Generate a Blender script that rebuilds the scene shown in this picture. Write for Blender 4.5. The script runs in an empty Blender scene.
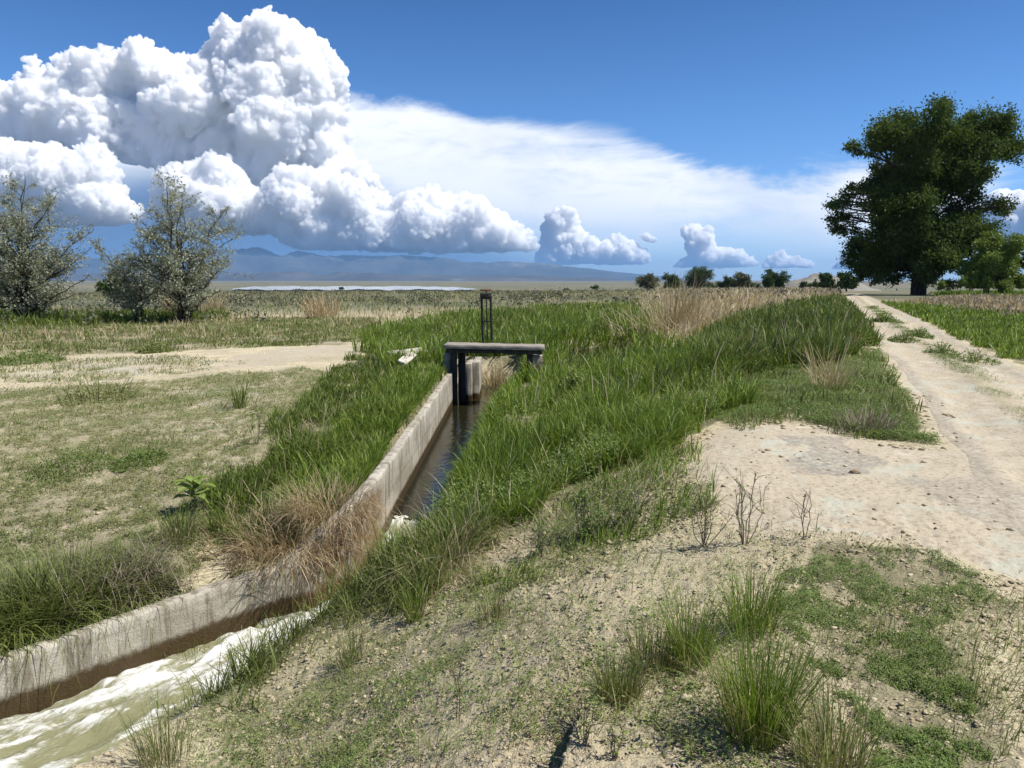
import bpy, math, random, time
import numpy as np
from mathutils import Vector

T0 = time.time()
rng = np.random.default_rng(7)
random.seed(7)
sc = bpy.context.scene
COL = sc.collection

# ------------------------------------------------------------------ camera geometry
F = 769.0
CAMZ = 1.65
TILT = math.atan(104.0 / F)
CT, ST = math.cos(TILT), math.sin(TILT)


def ray(u, v):
    x = (u - 512.0) / F
    y = (384.0 - v) / F
    return np.array([x, CT + y * ST, -ST + y * CT])


def at_depth(u, v, Y):
    r = ray(u, v)
    return np.array([0, 0, CAMZ]) + r * (Y / r[1])


def at_z(u, v, z):
    r = ray(u, v)
    return np.array([0, 0, CAMZ]) + r * ((z - CAMZ) / r[2])


# ------------------------------------------------------------------ numpy noise
def _hash(ix, iy, iz, seed):
    h = (ix.astype(np.int64) * 374761393 + iy.astype(np.int64) * 668265263 + iz.astype(np.int64) * 2147483647 + seed * 974711) & 0xFFFFFFFF
    h = ((h ^ (h >> 13)) * 1274126177) & 0xFFFFFFFF
    h = ((h ^ (h >> 16)) * 2246822519) & 0xFFFFFFFF
    return (h ^ (h >> 15)) & 255


_g = np.random.default_rng(3).normal(size=(256, 3))
_g /= np.linalg.norm(_g, axis=1, keepdims=True)


def perlin(p, seed=0):
    p = np.asarray(p, float)
    i = np.floor(p)
    f = p - i
    i = i.astype(np.int64)
    w = f * f * f * (f * (f * 6 - 15) + 10)
    out = 0
    for dx in (0, 1):
        wx = w[:, 0] if dx else 1 - w[:, 0]
        for dy in (0, 1):
            wy = w[:, 1] if dy else 1 - w[:, 1]
            for dz in (0, 1):
                wz = w[:, 2] if dz else 1 - w[:, 2]
                g = _g[_hash(i[:, 0] + dx, i[:, 1] + dy, i[:, 2] + dz, seed)]
                d = g[:, 0] * (f[:, 0] - dx) + g[:, 1] * (f[:, 1] - dy) + g[:, 2] * (f[:, 2] - dz)
                out = out + wx * wy * wz * d
    return out * 1.6


def perlin2(x, y, scale, seed=0):
    return perlin(np.stack([x / scale, y / scale, np.full_like(x, 0.37)], 1), seed)


def fbm(p, octaves=4, seed=0, gain=0.5):
    a, s, o = 1.0, 1.0, 0.0
    for k in range(octaves):
        o = o + a * perlin(p * s, seed + k)
        a *= gain
        s *= 2.03
    return o


def sstep(a, b, x):
    t = np.clip((x - a) / (b - a), 0, 1)
    return t * t * (3 - 2 * t)


# ------------------------------------------------------------------ mesh building
class MB:
    """collects vertices, faces and a per-vertex tint, links them as ONE mesh object"""

    def __init__(self):
        self.v, self.f, self.t, self.n = [], [], [], 0

    def add(self, verts, faces, tint=None):
        verts = np.asarray(verts, float).reshape(-1, 3)
        faces = np.asarray(faces, np.int64)
        self.v.append(verts)
        self.f.append(faces + self.n)
        self.t.append(np.full(len(verts), 0.5) if tint is None else np.broadcast_to(np.asarray(tint, float), (len(verts),)))
        self.n += len(verts)

    def box(self, c, s, rz=0.0, tilt=0.0, rough=0.0):
        sx, sy, sz = s[0] / 2, s[1] / 2, s[2] / 2
        nx = max(1, int(s[0] / 0.12)); ny = max(1, int(s[1] / 0.12)); nz = max(1, int(s[2] / 0.12))
        b = min(0.008, sx * .3, sy * .3, sz * .3)

        def axis(h, n):
            return np.concatenate([[-h], np.linspace(-h + b, h - b, n + 1), [h]])
        ax, ay, az = axis(sx, nx), axis(sy, ny), axis(sz, nz)

        def sheet(A, B, fixed, ax_i, ax_j, ax_k, flip):
            I, J = np.meshgrid(np.arange(len(A)), np.arange(len(B)), indexing='ij')
            P = np.zeros(I.shape + (3,))
            P[..., ax_i] = A[I]; P[..., ax_j] = B[J]; P[..., ax_k] = fixed
            idx = np.arange(I.size).reshape(I.shape)
            q = np.stack([idx[:-1, :-1], idx[1:, :-1], idx[1:, 1:], idx[:-1, 1:]], -1).reshape(-1, 4)
            return P.reshape(-1, 3), (q[:, ::-1] if flip else q)
        for (A, B, fx, i, j, k, fl) in ((ax, ay, sz, 0, 1, 2, False), (ax, ay, -sz, 0, 1, 2, True),
                                        (ay, az, sx, 1, 2, 0, False), (ay, az, -sx, 1, 2, 0, True),
                                        (az, ax, sy, 2, 0, 1, False), (az, ax, -sy, 2, 0, 1, True)):
            P, q = sheet(A, B, fx, i, j, k, fl)
            # pull the outermost ring in: a small bevel
            e = (np.abs(np.abs(P) - np.array([sx, sy, sz])) < 1e-6)
            many = e.sum(1) >= 2
            P[many] -= np.sign(P[many]) * e[many] * b * 0.45
            if rough:
                nrm = P / np.array([sx, sy, sz])
                P = P + nrm * (rough * perlin(P * 9 + np.array(c), 5))[:, None]
            ct, st = math.cos(tilt), math.sin(tilt)
            P = np.stack([P[:, 0] * ct + P[:, 2] * st, P[:, 1], -P[:, 0] * st + P[:, 2] * ct], 1)
            cr, sr = math.cos(rz), math.sin(rz)
            P = np.stack([P[:, 0] * cr - P[:, 1] * sr, P[:, 0] * sr + P[:, 1] * cr, P[:, 2]], 1) + np.array(c)
            self.add(P, q, rng.random() if False else 0.5)

    def tube(self, pts, radii, sides=6, tint=0.5):
        pts = np.asarray(pts, float)
        n = len(pts)
        tang = np.gradient(pts, axis=0)
        tang /= np.linalg.norm(tang, axis=1, keepdims=True) + 1e-9
        ref = np.array([0.31, 0.95, 0.05])
        a = np.cross(tang, ref)
        a /= np.linalg.norm(a, axis=1, keepdims=True) + 1e-9
        b = np.cross(tang, a)
        ang = np.linspace(0, 2 * math.pi, sides, endpoint=False)
        r = np.broadcast_to(np.asarray(radii, float), (n,))
        P = pts[:, None, :] + r[:, None, None] * (np.cos(ang)[None, :, None] * a[:, None, :] + np.sin(ang)[None, :, None] * b[:, None, :])
        idx = np.arange(n * sides).reshape(n, sides)
        nx = np.roll(idx, -1, axis=1)
        q = np.stack([idx[:-1], nx[:-1], nx[1:], idx[1:]], -1).reshape(-1, 4)
        self.add(P, q, tint)
        if sides == 4:
            self.add(P[-1], [[0, 1, 2, 3]], tint)
        elif sides >= 5:
            self.add(P[-1], [list(range(4))], tint)

    def blades(self, P, h, w, az, lean, curl, tint):
        """bent tapering grass blades; every argument an array"""
        N = len(P)
        if N == 0:
            return
        t = np.array([0.0, 0.38, 0.72, 1.0])
        out = np.stack([np.cos(az), np.sin(az), np.zeros(N)], 1)
        tw = az + np.pi / 2 + rng.normal(0, .5, N)
        side = np.stack([np.cos(tw), np.sin(tw), np.zeros(N)], 1)
        V = np.zeros((N, 7, 3))
        wid = np.array([0.8, 1.0, 0.7, 0.0])
        k = 0
        for j, tj in enumerate(t):
            ang = lean + curl * tj
            hor = h * tj * np.sin(ang)
            ver = h * tj * np.cos(np.clip(ang, -2.4, 2.4)) 
            c = P + out * hor[:, None]
            c[:, 2] += ver
            if j < 3:
                V[:, k] = c - side * (w * wid[j] / 2)[:, None]
                V[:, k + 1] = c + side * (w * wid[j] / 2)[:, None]
                k += 2
            else:
                V[:, k] = c
        base = (np.arange(N) * 7)[:, None]
        q = np.concatenate([base + np.array([0, 1, 3, 2]), base + np.array([2, 3, 5, 4])], 0)
        tri = base + np.array([4, 5, 6])
        V = V.reshape(-1, 3)
        tt = np.repeat(np.broadcast_to(tint, (N,)), 7)
        self.add(V, q, tt)
        self.n -= len(V)
        self.f.append(tri + self.n)
        self.n += len(V)

    def leaves(self, P, size, aspect, tint, up=0.0):
        """diamond leaves, slightly folded, any orientation (up > 0 turns them level)"""
        N = len(P)
        if N == 0:
            return
        d = rng.normal(size=(N, 3))
        d[:, 2] *= (1 - up)
        d /= np.linalg.norm(d, axis=1, keepdims=True) + 1e-9
        r = rng.normal(size=(N, 3))
        if up > 0:
            s = np.cross(d, np.array([0, 0, 1.0]) + r * (1 - up) * .6)
        else:
            s = np.cross(d, r)
        s /= np.linalg.norm(s, axis=1, keepdims=True) + 1e-9
        nrm = np.cross(d, s)
        size = np.broadcast_to(size, (N,))[:, None]
        V = np.zeros((N, 4, 3))
        V[:, 0] = P
        V[:, 1] = P + d * size * .5 + s * size * aspect * .5 + nrm * size * .07
        V[:, 2] = P + d * size
        V[:, 3] = P + d * size * .5 - s * size * aspect * .5 + nrm * size * .07
        self.add(V.reshape(-1, 3), (np.arange(N) * 4)[:, None] + np.arange(4), np.repeat(np.broadcast_to(tint, (N,)), 4))

    def mesh(self, name, mat, smooth=False):
        me = bpy.data.meshes.new(name)
        V = np.concatenate(self.v)
        ls, st, k = [], [], 0
        for f in self.f:
            n, m = f.shape
            ls.append(f.reshape(-1))
            st.append(k + np.arange(n) * m)
            k += n * m
        L = np.concatenate(ls)
        S = np.concatenate(st)
        me.vertices.add(len(V))
        me.vertices.foreach_set('co', V.astype(np.float32).ravel())
        me.loops.add(len(L))
        me.loops.foreach_set('vertex_index', L.astype(np.int32))
        me.polygons.add(len(S))
        me.polygons.foreach_set('loop_start', S.astype(np.int32))
        if smooth:
            me.polygons.foreach_set('use_smooth', np.ones(len(S), bool))
        a = me.attributes.new('tint', 'FLOAT', 'POINT')
        a.data.foreach_set('value', np.concatenate(self.t).astype(np.float32))
        me.update(calc_edges=True)
        me.materials.append(mat)
        return me

    def build(self, name, mat, parent=None, smooth=False):
        o = bpy.data.objects.new(name, self.mesh(name, mat, smooth))
        COL.objects.link(o)
        if parent is not None:
            o.parent = parent
            o.matrix_parent_inverse = parent.matrix_world.inverted()
        return o


def empty(name, loc):
    o = bpy.data.objects.new(name, None)
    COL.objects.link(o)
    o.location = [float(c) for c in loc]
    o.empty_display_size = .1
    o.matrix_world = __import__('mathutils').Matrix.Translation(Vector(o.location))
    return o


def tag(o, label=None, cat=None, group=None, kind=None):
    if label: o['label'] = label
    if cat: o['category'] = cat
    if group: o['group'] = group
    if kind: o['kind'] = kind
    return o


# ------------------------------------------------------------------ node helpers
def mat_new(name):
    m = bpy.data.materials.new(name)
    m.use_nodes = True
    nt = m.node_tree
    nt.nodes.clear()
    out = nt.nodes.new('ShaderNodeOutputMaterial')
    return m, nt, out


class NT:
    def __init__(self, nt):
        self.nt = nt

    def n(self, typ, **kw):
        nd = self.nt.nodes.new(typ)
        for k, v in kw.items():
            setattr(nd, k, v)
        return nd

    def link(self, a, b):
        self.nt.links.new(a, b)

    def setin(self, nd, key, val):
        s = nd.inputs[key]
        if hasattr(val, 'is_linked') or hasattr(val, 'links'):
            self.link(val, s)
        else:
            s.default_value = val

    def math(self, op, a, b=0.0, c=None, clamp=False):
        nd = self.n('ShaderNodeMath', operation=op, use_clamp=clamp)
        self.setin(nd, 0, a)
        self.setin(nd, 1, b)
        if c is not None:
            self.setin(nd, 2, c)
        return nd.outputs[0]

    def mix(self, fac, a, b):
        nd = self.n('ShaderNodeMix', data_type='RGBA')
        self.setin(nd, 0, fac)
        self.setin(nd, 6, a if not isinstance(a, tuple) else (*a, 1))
        self.setin(nd, 7, b if not isinstance(b, tuple) else (*b, 1))
        return nd.outputs[2]

    def noise(self, scale, detail=4, rough=.55, vec=None, dist=0.0, dims='3D'):
        nd = self.n('ShaderNodeTexNoise', noise_dimensions=dims)
        nd.inputs['Scale'].default_value = scale
        nd.inputs['Detail'].default_value = detail
        nd.inputs['Roughness'].default_value = rough
        nd.inputs['Distortion'].default_value = dist
        if vec is not None:
            self.link(vec, nd.inputs['Vector'])
        return nd.outputs['Fac']

    def ramp(self, fac, stops, interp='LINEAR'):
        nd = self.n('ShaderNodeValToRGB')
        cr = nd.color_ramp
        cr.interpolation = interp
        while len(cr.elements) < len(stops):
            cr.elements.new(.5)
        for e, (p, c) in zip(cr.elements, stops):
            e.position = p
            e.color = (*c, 1) if isinstance(c, tuple) else (c, c, c, 1)
        self.link(fac, nd.inputs[0])
        return nd.outputs[0]

    def remap(self, x, a, b, c=0.0, d=1.0, smooth=True):
        nd = self.n('ShaderNodeMapRange', interpolation_type='SMOOTHSTEP' if smooth else 'LINEAR')
        self.setin(nd, 0, x)
        for i, val in zip((1, 2, 3, 4), (a, b, c, d)):
            self.setin(nd, i, val)
        return nd.outputs[0]

    def attr(self, name):
        return self.n('ShaderNodeAttribute', attribute_name=name).outputs['Fac']

    def pos(self):
        return self.n('ShaderNodeNewGeometry').outputs['Position']

    def bump(self, h, strength=.5, dist=.02, normal=None):
        nd = self.n('ShaderNodeBump')
        nd.inputs['Strength'].default_value = strength
        nd.inputs['Distance'].default_value = dist
        self.link(h, nd.inputs['Height'])
        if normal is not None:
            self.link(normal, nd.inputs['Normal'])
        return nd.outputs[0]

    def bsdf(self, color, rough=.9, normal=None, spec=.2):
        b = self.n('ShaderNodeBsdfPrincipled')
        self.setin(b, 'Base Color', color if not isinstance(color, tuple) else (*color, 1))
        self.setin(b, 'Roughness', rough)
        b.inputs['Specular IOR Level'].default_value = spec
        if normal is not None:
            self.link(normal, b.inputs['Normal'])
        return b.outputs[0]


def foliage_mat(name, c0, c1, c2, trans=.35, rough=.6, spec=.25):
    """leaf colour runs with the per-leaf tint; some light passes through"""
    m, nt, out = mat_new(name)
    N = NT(nt)
    t = N.attr('tint')
    col = N.ramp(t, [(0, c0), (.5, c1), (1, c2)])
    d = N.bsdf(col, rough, spec=spec)
    tr = N.n('ShaderNodeBsdfTranslucent')
    hue = N.mix(.5, col, tuple(min(1, a * b) for a, b in zip(c1, (1.7, 1.5, .6))))
    N.link(hue, tr.inputs[0])
    mx = N.n('ShaderNodeMixShader')
    mx.inputs[0].default_value = trans
    N.link(d, mx.inputs[1])
    N.link(tr.outputs[0], mx.inputs[2])
    N.link(mx.outputs[0], out.inputs[0])
    return m


def bark_mat(name, a, b, scale=6):
    m, nt, out = mat_new(name)
    N = NT(nt)
    mp = N.n('ShaderNodeMapping')
    mp.inputs['Scale'].default_value = (1, 1, .25)
    N.link(N.pos(), mp.inputs[0])
    f = N.noise(scale, 6, .65, mp.outputs[0])
    col = N.ramp(f, [(.35, a), (.65, b)])
    N.link(N.bsdf(col, .9, N.bump(f, .8, .05), .1), out.inputs[0])
    return m


# ------------------------------------------------------------------ the canal, in plan
# left inner edge of the canal: x, y, water level, water width, bank run on the right
EDGE = np.array([
    (-9.5, -1.0, -1.40, 1.35, .8),
    (-6.6, 2.0, -1.38, 1.3, .8),
    (-3.50, 5.15, -1.345, 1.25, .5),
    (-2.14, 6.62, -1.29, .85, .38),
    (-1.87, 6.80, -1.30, .75, .35),
    (-1.62, 7.05, -1.24, .72, .35),
    (-1.50, 7.5, -1.1, .70, .35),
    (-1.44, 8.3, -.97, .68, .4),
    (-1.40, 12.0, -.96, .82, .4),
    (-1.36, 16.0, -.95, 1.25, .5),
    (-1.32, 19.2, -.94, 1.5, .5)])
WALLT = np.array([-.95, -.95, -.93, -.85, -.67, -.47, -.36, -.31, -.28, -.24, -.3])   # top of the wall, or of the left bank


def canal_coords(x, y):
    """signed distance to the left edge (positive towards the water), run along it, segment data"""
    best = np.full(x.shape, 1e9)
    s = np.zeros_like(x)
    data = np.zeros(x.shape + (4,))
    end = np.zeros(x.shape, bool)
    n = len(EDGE) - 1
    for i in range(n):
        a, b = EDGE[i, :2], EDGE[i + 1, :2]
        d = b - a
        L = np.hypot(*d)
        t = ((x - a[0]) * d[0] + (y - a[1]) * d[1]) / L ** 2
        over = (t > 1) if i == n - 1 else np.zeros(x.shape, bool)
        tc = np.clip(t, 0, 1)
        qx, qy = a[0] + d[0] * tc, a[1] + d[1] * tc
        dist = np.hypot(x - qx, y - qy)
        side = np.sign((x - a[0]) * d[1] - (y - a[1]) * d[0])
        m = dist < best
        best = np.where(m, dist, best)
        s = np.where(m, dist * np.where(side == 0, 1, side), s)
        end = np.where(m, over, end)
        for k, (p, q) in enumerate(((EDGE[i, 2], EDGE[i + 1, 2]), (EDGE[i, 3], EDGE[i + 1, 3]), (EDGE[i, 4], EDGE[i + 1, 4]), (WALLT[i], WALLT[i + 1]))):
            data[..., k] = np.where(m, p + (q - p) * tc, data[..., k])
    return s, data, end


# ------------------------------------------------------------------ terrain height
CTRL = [  # picture point and height of the ground there
    (700, 470, 0.0), (850, 450, 0), (1024, 560, 0), (1000, 400, 0), (950, 340, 0), (860, 303, .05), (1024, 340, .0), (900, 302, .1),
    (1024, 305, .1), (1200, 420, 0), (1300, 600, -.02), (960, 300, .2),
    (512, 768, -.16), (700, 768, -.03), (850, 768, 0), (1024, 768, 0), (620, 690, -.16), (560, 620, -.3), (480, 640, -.46), (400, 700, -.6),
    (300, 768, -.78), (250, 690, -1.02), (330, 680, -.84), (420, 600, -.64), (520, 480, -.42), (600, 540, -.24), (680, 500, -.08),
    (480, 545, -.5), (640, 430, -.14), (560, 450, -.38), (740, 420, .04), (700, 370, .1), (620, 380, -.12), (560, 400, -.3),
    (0, 560, -.85), (150, 540, -.75), (100, 450, -.55), (-100, 450, -.55), (250, 450, -.48), (330, 430, -.36), (410, 400, -.27), (300, 380, -.35),
    (250, 520, -.66), (100, 370, -.45), (-60, 370, -.5), (200, 350, -.42), (350, 350, -.35), (430, 345, -.3), (0, 325, -.6), (250, 320, -.6),
    (400, 310, -.6), (500, 335, -.3), (560, 335, -.25), (640, 335, -.2), (600, 305, -.5), (700, 305, .1), (760, 340, .15), (820, 320, .15),
    (840, 300, .2), (760, 300, .1), (-100, 640, -.85), (-300, 700, -.9)]
_cp = np.array([at_z(*c) for c in CTRL])
_extra = np.array([(0, 0, -.02), (2, -2, 0), (-1.5, .5, -.45), (-3, -3, -.6), (6, 0, 0), (-9, 4, -.9), (-14, 8, -.7), (-20, 20, -.5), (25, 12, 0), (15, 0, 0), (0, -10, -.1),
                   (-4, 1.2, -1.0), (-2.6, 2.6, -.95)])
_cp = np.concatenate([_cp, _extra])


def _warp(x, y):
    r = np.hypot(x, y) + 1e-9
    k = np.log1p(r / 2.5) / r
    return x * k, y * k


_qx, _qy = _warp(_cp[:, 0], _cp[:, 1])


def _phi(r):
    return r ** 1.6


_A = _phi(np.hypot(_qx[:, None] - _qx[None], _qy[:, None] - _qy[None])) - np.eye(len(_qx)) * .004
_P = np.stack([np.ones_like(_qx), _qx, _qy], 1)
_M = np.block([[_A, _P], [_P.T, np.zeros((3, 3))]])
_W = np.linalg.solve(_M, np.concatenate([_cp[:, 2], np.zeros(3)]))


def far_height(x, y):
    d = np.hypot(x, y)
    h = -.45 - 11.5 * sstep(40, 900, d)
    h = h + perlin2(x, y, 60, 11) * .25 * sstep(60, 150, d) + perlin2(x, y, 260, 12) * .7 * sstep(150, 600, d)
    az = np.degrees(np.arctan2(x, y))
    lk = sstep(930, 1000, d) * (1 - sstep(1850, 1950, d)) * sstep(-23, -21.5, az) * (1 - sstep(-2.2, -1.4, az))
    h = h - 1.5 * lk
    # the ground beside the road stays a little higher on the right
    h = h + .6 * sstep(-.05, .35, x / (d + 1)) * (1 - sstep(200, 900, d))
    return h


RUT = np.array([at_z(621, 682, -.16)[:2], at_z(596, 712, -.17)[:2], at_z(568, 768, -.2)[:2], at_z(545, 830, -.2)[:2]])
POOL = (3.0, 22.6)


def height(x, y, micro=True):
    x = np.asarray(x, float); y = np.asarray(y, float)
    shp = x.shape
    x = x.ravel(); y = y.ravel()
    out = np.empty_like(x)
    for c in range(0, len(x), 60000):
        out[c:c + 60000] = _height(x[c:c + 60000], y[c:c + 60000], micro)
    return out.reshape(shp)


def base_height(x, y):
    d = np.hypot(x, y)
    qx, qy = _warp(x, y)
    h = _phi(np.hypot(qx[:, None] - _qx[None], qy[:, None] - _qy[None])) @ _W[:len(_qx)] + _W[-3] + _W[-2] * qx + _W[-1] * qy
    h = np.clip(h, -1.2, .45)
    w = sstep(45, 110, d)
    return h * (1 - w) + far_height(x, y) * w


def _height(x, y, micro):
    d = np.hypot(x, y)
    h = base_height(x, y)
    if micro:
        near = 1 - sstep(10, 40, d)
        h = h + perlin2(x, y, 1.3, 21) * .035 * (1 - sstep(30, 80, d)) + perlin2(x, y, .35, 22) * .013 * near
        bare = road_mask(x, y)
        h = h + (perlin2(x, y, .10, 23) * .012 + np.abs(perlin2(x, y, .055, 24)) * .026) * (1 - sstep(5, 10, d)) * (1 - .8 * bare)
    # a small washed-out step in the foreground slope
    best = np.full(x.shape, 9.0)
    sd = np.full(x.shape, 9.0)
    for i in range(len(RUT) - 1):
        a, b = RUT[i], RUT[i + 1]
        dd = b - a
        t = np.clip(((x - a[0]) * dd[0] + (y - a[1]) * dd[1]) / (dd @ dd), 0, 1)
        dist = np.hypot(x - a[0] - t * dd[0], y - a[1] - t * dd[1])
        side = np.sign((x - a[0]) * dd[1] - (y - a[1]) * dd[0])
        m = dist < best
        best = np.where(m, dist, best)
        sd = np.where(m, dist * side, sd)
    sd = -sd  # positive on the right-hand (upper) side
    ends = 1 - sstep(.0, .5, np.hypot(x - RUT[1, 0], y - RUT[1, 1]) - .25)
    h = h + ends * np.where(sd > 0, .09 * np.exp(-sd / .2), -.10 * np.exp(sd / .16)) * np.clip(np.abs(sd) / .012, 0, 1)
    # pool upstream of the bank
    a = .38
    px, py = x - POOL[0], y - POOL[1]
    e = np.hypot((px * math.cos(a) - py * math.sin(a)) / 1.2, (px * math.sin(a) + py * math.cos(a)) / 3.4)
    h = np.where(e < 1.6, np.minimum(h, -.75 + (h + .75) * sstep(.9, 1.5, e)), h)
    # canal
    near = (d < 32)
    if near.any():
        xs, ys, hs = x[near], y[near], h[near]
        s, dat, end = canal_coords(xs, ys)
        wz, W, bw, wt = dat.T
        bed = wz - .4
        # left of the wall: level with just under its top
        k = 1 - sstep(.15, .9, -s)
        left = hs * (1 - k) + np.minimum(hs, wt - .035) * k
        hl = np.where(s > -.075, bed, left + (bed - left) * np.clip((s + .125) / .05, 0, 1))
        tb = (s - W) / bw
        jag = .12 * perlin2(xs, ys, .5, 31) + .1 * perlin2(xs, ys, .17, 32)
        tb = tb + jag
        hr = np.where(tb < 0, np.maximum(bed, wz - .4 - tb * 0), np.minimum(hs, (wz - .12) + (hs - wz + .12) * sstep(0, 1, tb) ** .7))
        hc = np.where(s < 0, hl, np.where(s < W, np.where(tb > 0, hr, bed), hr))
        # closing bank at the upstream end
        ebank = sstep(0, .8, ys - 19.2)
        hc = np.where(end, hs, hc)
        h[near] = hc
    return h


def path_x(y):
    """centre line of the dirt road"""
    y = np.asarray(y, float)
    return 2.46 + .41 * y


def road_mask(x, y):
    k = np.abs(x - path_x(y)) / 1.08 - 1.12
    return (1 - sstep(-.3, .3, k)) * (1 - sstep(90, 100, y))


def hit(u, v):
    """where the line of sight through a picture point meets the ground"""
    r = ray(u, v)
    s = np.geomspace(1.2, 3000, 900)
    X, Y, Z = r[0] * s, r[1] * s, CAMZ + r[2] * s
    H = height(X, Y, False)
    b = np.nonzero(Z < H)[0]
    if len(b) == 0:
        return np.array([X[-1], Y[-1], H[-1]])
    i = b[0]
    lo, hi = s[max(i - 1, 0)], s[i]
    for _ in range(18):
        m = .5 * (lo + hi)
        if CAMZ + r[2] * m < height(np.array([r[0] * m]), np.array([r[1] * m]), False)[0]:
            hi = m
        else:
            lo = m
    return np.array([r[0] * hi, r[1] * hi, CAMZ + r[2] * hi])


def poly(pts):
    return np.array([hit(u, v)[:2] for u, v in pts])


def in_poly(x, y, P, wob=.0, seed=50):
    d = np.hypot(x, y)
    if wob:
        sc_ = .9
        x = x + perlin2(x, y, sc_, seed) * wob * (1 + d * .06) + perlin2(x, y, sc_ * .3, seed + 1) * wob * .5
        y = y + perlin2(x, y, sc_, seed + 2) * wob * (1 + d * .12) + perlin2(x, y, sc_ * .3, seed + 3) * wob * .5
    c = np.zeros(x.shape, bool)
    n = len(P)
    for i in range(n):
        x1, y1 = P[i]; x2, y2 = P[(i + 1) % n]
        k = ((y1 > y) != (y2 > y))
        with np.errstate(divide='ignore', invalid='ignore'):
            k &= x < (x2 - x1) * (y - y1) / (y2 - y1) + x1
        c ^= k
    return c


# ground regions, each a polygon on the ground
R_TRACK = poly([(205, 368), (250, 352), (345, 343.5), (360, 351), (300, 364)])
R_STREAK = poly([(-160, 374), (60, 360), (200, 354), (250, 360), (180, 374), (60, 384), (-160, 398)])
R_APRON = poly([(690, 472), (720, 432), (800, 424), (880, 446), (960, 452), (1100, 480), (1250, 720), (1060, 600), (940, 545), (850, 530), (770, 540), (700, 512)])
R_G1 = poly([(395, 572), (440, 520), (480, 470), (512, 425), (530, 395), (548, 368), (600, 364), (660, 357), (700, 348), (738, 400), (718, 424), (650, 455), (600, 482), (540, 505), (470, 540), (425, 572)])
R_WEED = poly([(425, 572), (470, 540), (540, 505), (600, 482), (650, 455), (690, 445), (700, 510), (640, 548), (560, 575), (480, 592)])
R_G1LOW = poly([(190, 720), (230, 650), (290, 600), (400, 540), (480, 545), (430, 590), (330, 640), (250, 690), (215, 740)])
R_BERM = poly([(690, 350), (740, 320), (800, 305), (838, 298), (850, 301), (868, 325), (872, 350), (840, 362), (770, 372), (715, 385)])
R_MAT = poly([(715, 380), (770, 365), (840, 355), (880, 350), (900, 390), (925, 430), (960, 445), (880, 440), (800, 420), (735, 425)])
R_BACK = poly([(365, 352), (380, 330), (440, 318), (560, 308), (650, 306), (668, 330), (650, 350), (600, 352), (545, 360), (546, 372), (470, 372), (440, 366), (400, 372)])
R_LEFTG = poly([(225, 545), (240, 490), (290, 420), (330, 380), (370, 352), (440, 362), (452, 376), (420, 425), (380, 480), (350, 525), (280, 555)])
R_ROADR = poly([(866, 301), (905, 304), (1024, 318), (1200, 332), (1300, 400), (1160, 415), (1024, 362), (930, 325), (890, 312)])
R_DRYR = poly([(905, 303), (960, 297), (1024, 297), (1250, 300), (1250, 335), (1024, 319), (960, 311)])
R_FIELD = poly([(935, 297), (960, 290.5), (1250, 290.5), (1250, 300), (1024, 298)])
R_DRYB = poly([(640, 306), (660, 291), (800, 290), (845, 295), (800, 304), (740, 319), (700, 335), (672, 346), (655, 330)])
R_MIDL = poly([(-200, 355), (-200, 322), (0, 322), (250, 318), (370, 318), (390, 330), (360, 343), (200, 350), (60, 356)])
R_UNDER = poly([(-200, 326), (-200, 316), (0, 316), (180, 315), (230, 318), (180, 322), (60, 326)])
R_MATBR = poly([(830, 545), (930, 550), (1010, 600), (980, 640), (990, 690), (1000, 790), (860, 790), (850, 700), (800, 640), (790, 590)])
R_SLOPE = poly([(300, 640), (480, 560), (680, 520), (820, 545), (840, 800), (230, 800), (250, 720)])
R_FOREL = poly([(-200, 400), (60, 388), (300, 368), (340, 372), (290, 420), (240, 490), (225, 550), (160, 600), (0, 640), (-200, 700)])
R_SLOPEL = poly([(185, 710), (300, 612), (420, 572), (530, 590), (440, 680), (340, 790), (200, 790)])
R_GREY1 = poly([(790, 440), (840, 438), (870, 460), (850, 475), (800, 470)])
R_GREY2 = poly([(900, 480), (1000, 470), (1080, 540), (1000, 530)])


def sample(n, d0, d1, a0=-46, a1=46, power=2.0):
    """random ground points, thinning with distance as d**-power"""
    th = np.radians(rng.uniform(a0, a1, n))
    if power == 2.0:
        d = d0 * (d1 / d0) ** rng.random(n)
    else:
        k = 2 - power
        d = (d0 ** k + rng.random(n) * (d1 ** k - d0 ** k)) ** (1 / k)
    return d * np.sin(th), d * np.cos(th)


def poly_sample(P, n, wob=.15, seed=50, d1=400):
    """n points spread over a polygon, thinning with distance"""
    d = np.hypot(P[:, 0], P[:, 1])
    a = np.degrees(np.arctan2(P[:, 0], P[:, 1]))
    X, Y = [], []
    got = 0
    for _ in range(30):
        x, y = sample(n * 2, max(d.min() * .93, 1.2), min(d.max() * 1.05, d1), a.min() - 1, a.max() + 1)
        k = in_poly(x, y, P, wob, seed)
        X.append(x[k]); Y.append(y[k])
        got += k.sum()
        if got >= n:
            break
    return np.concatenate(X)[:n], np.concatenate(Y)[:n]


def above_water(x, y):
    s, dat, end = canal_coords(x, y)
    k = ~((s > -.14) & (s < dat[:, 1] + .02 * 0) & ~end & (np.hypot(x, y) < 32))
    px, py = x - POOL[0], y - POOL[1]
    a = .38
    e = np.hypot((px * math.cos(a) - py * math.sin(a)) / 1.2, (px * math.sin(a) + py * math.cos(a)) / 3.4)
    return k & (e > 1.05)


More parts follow.
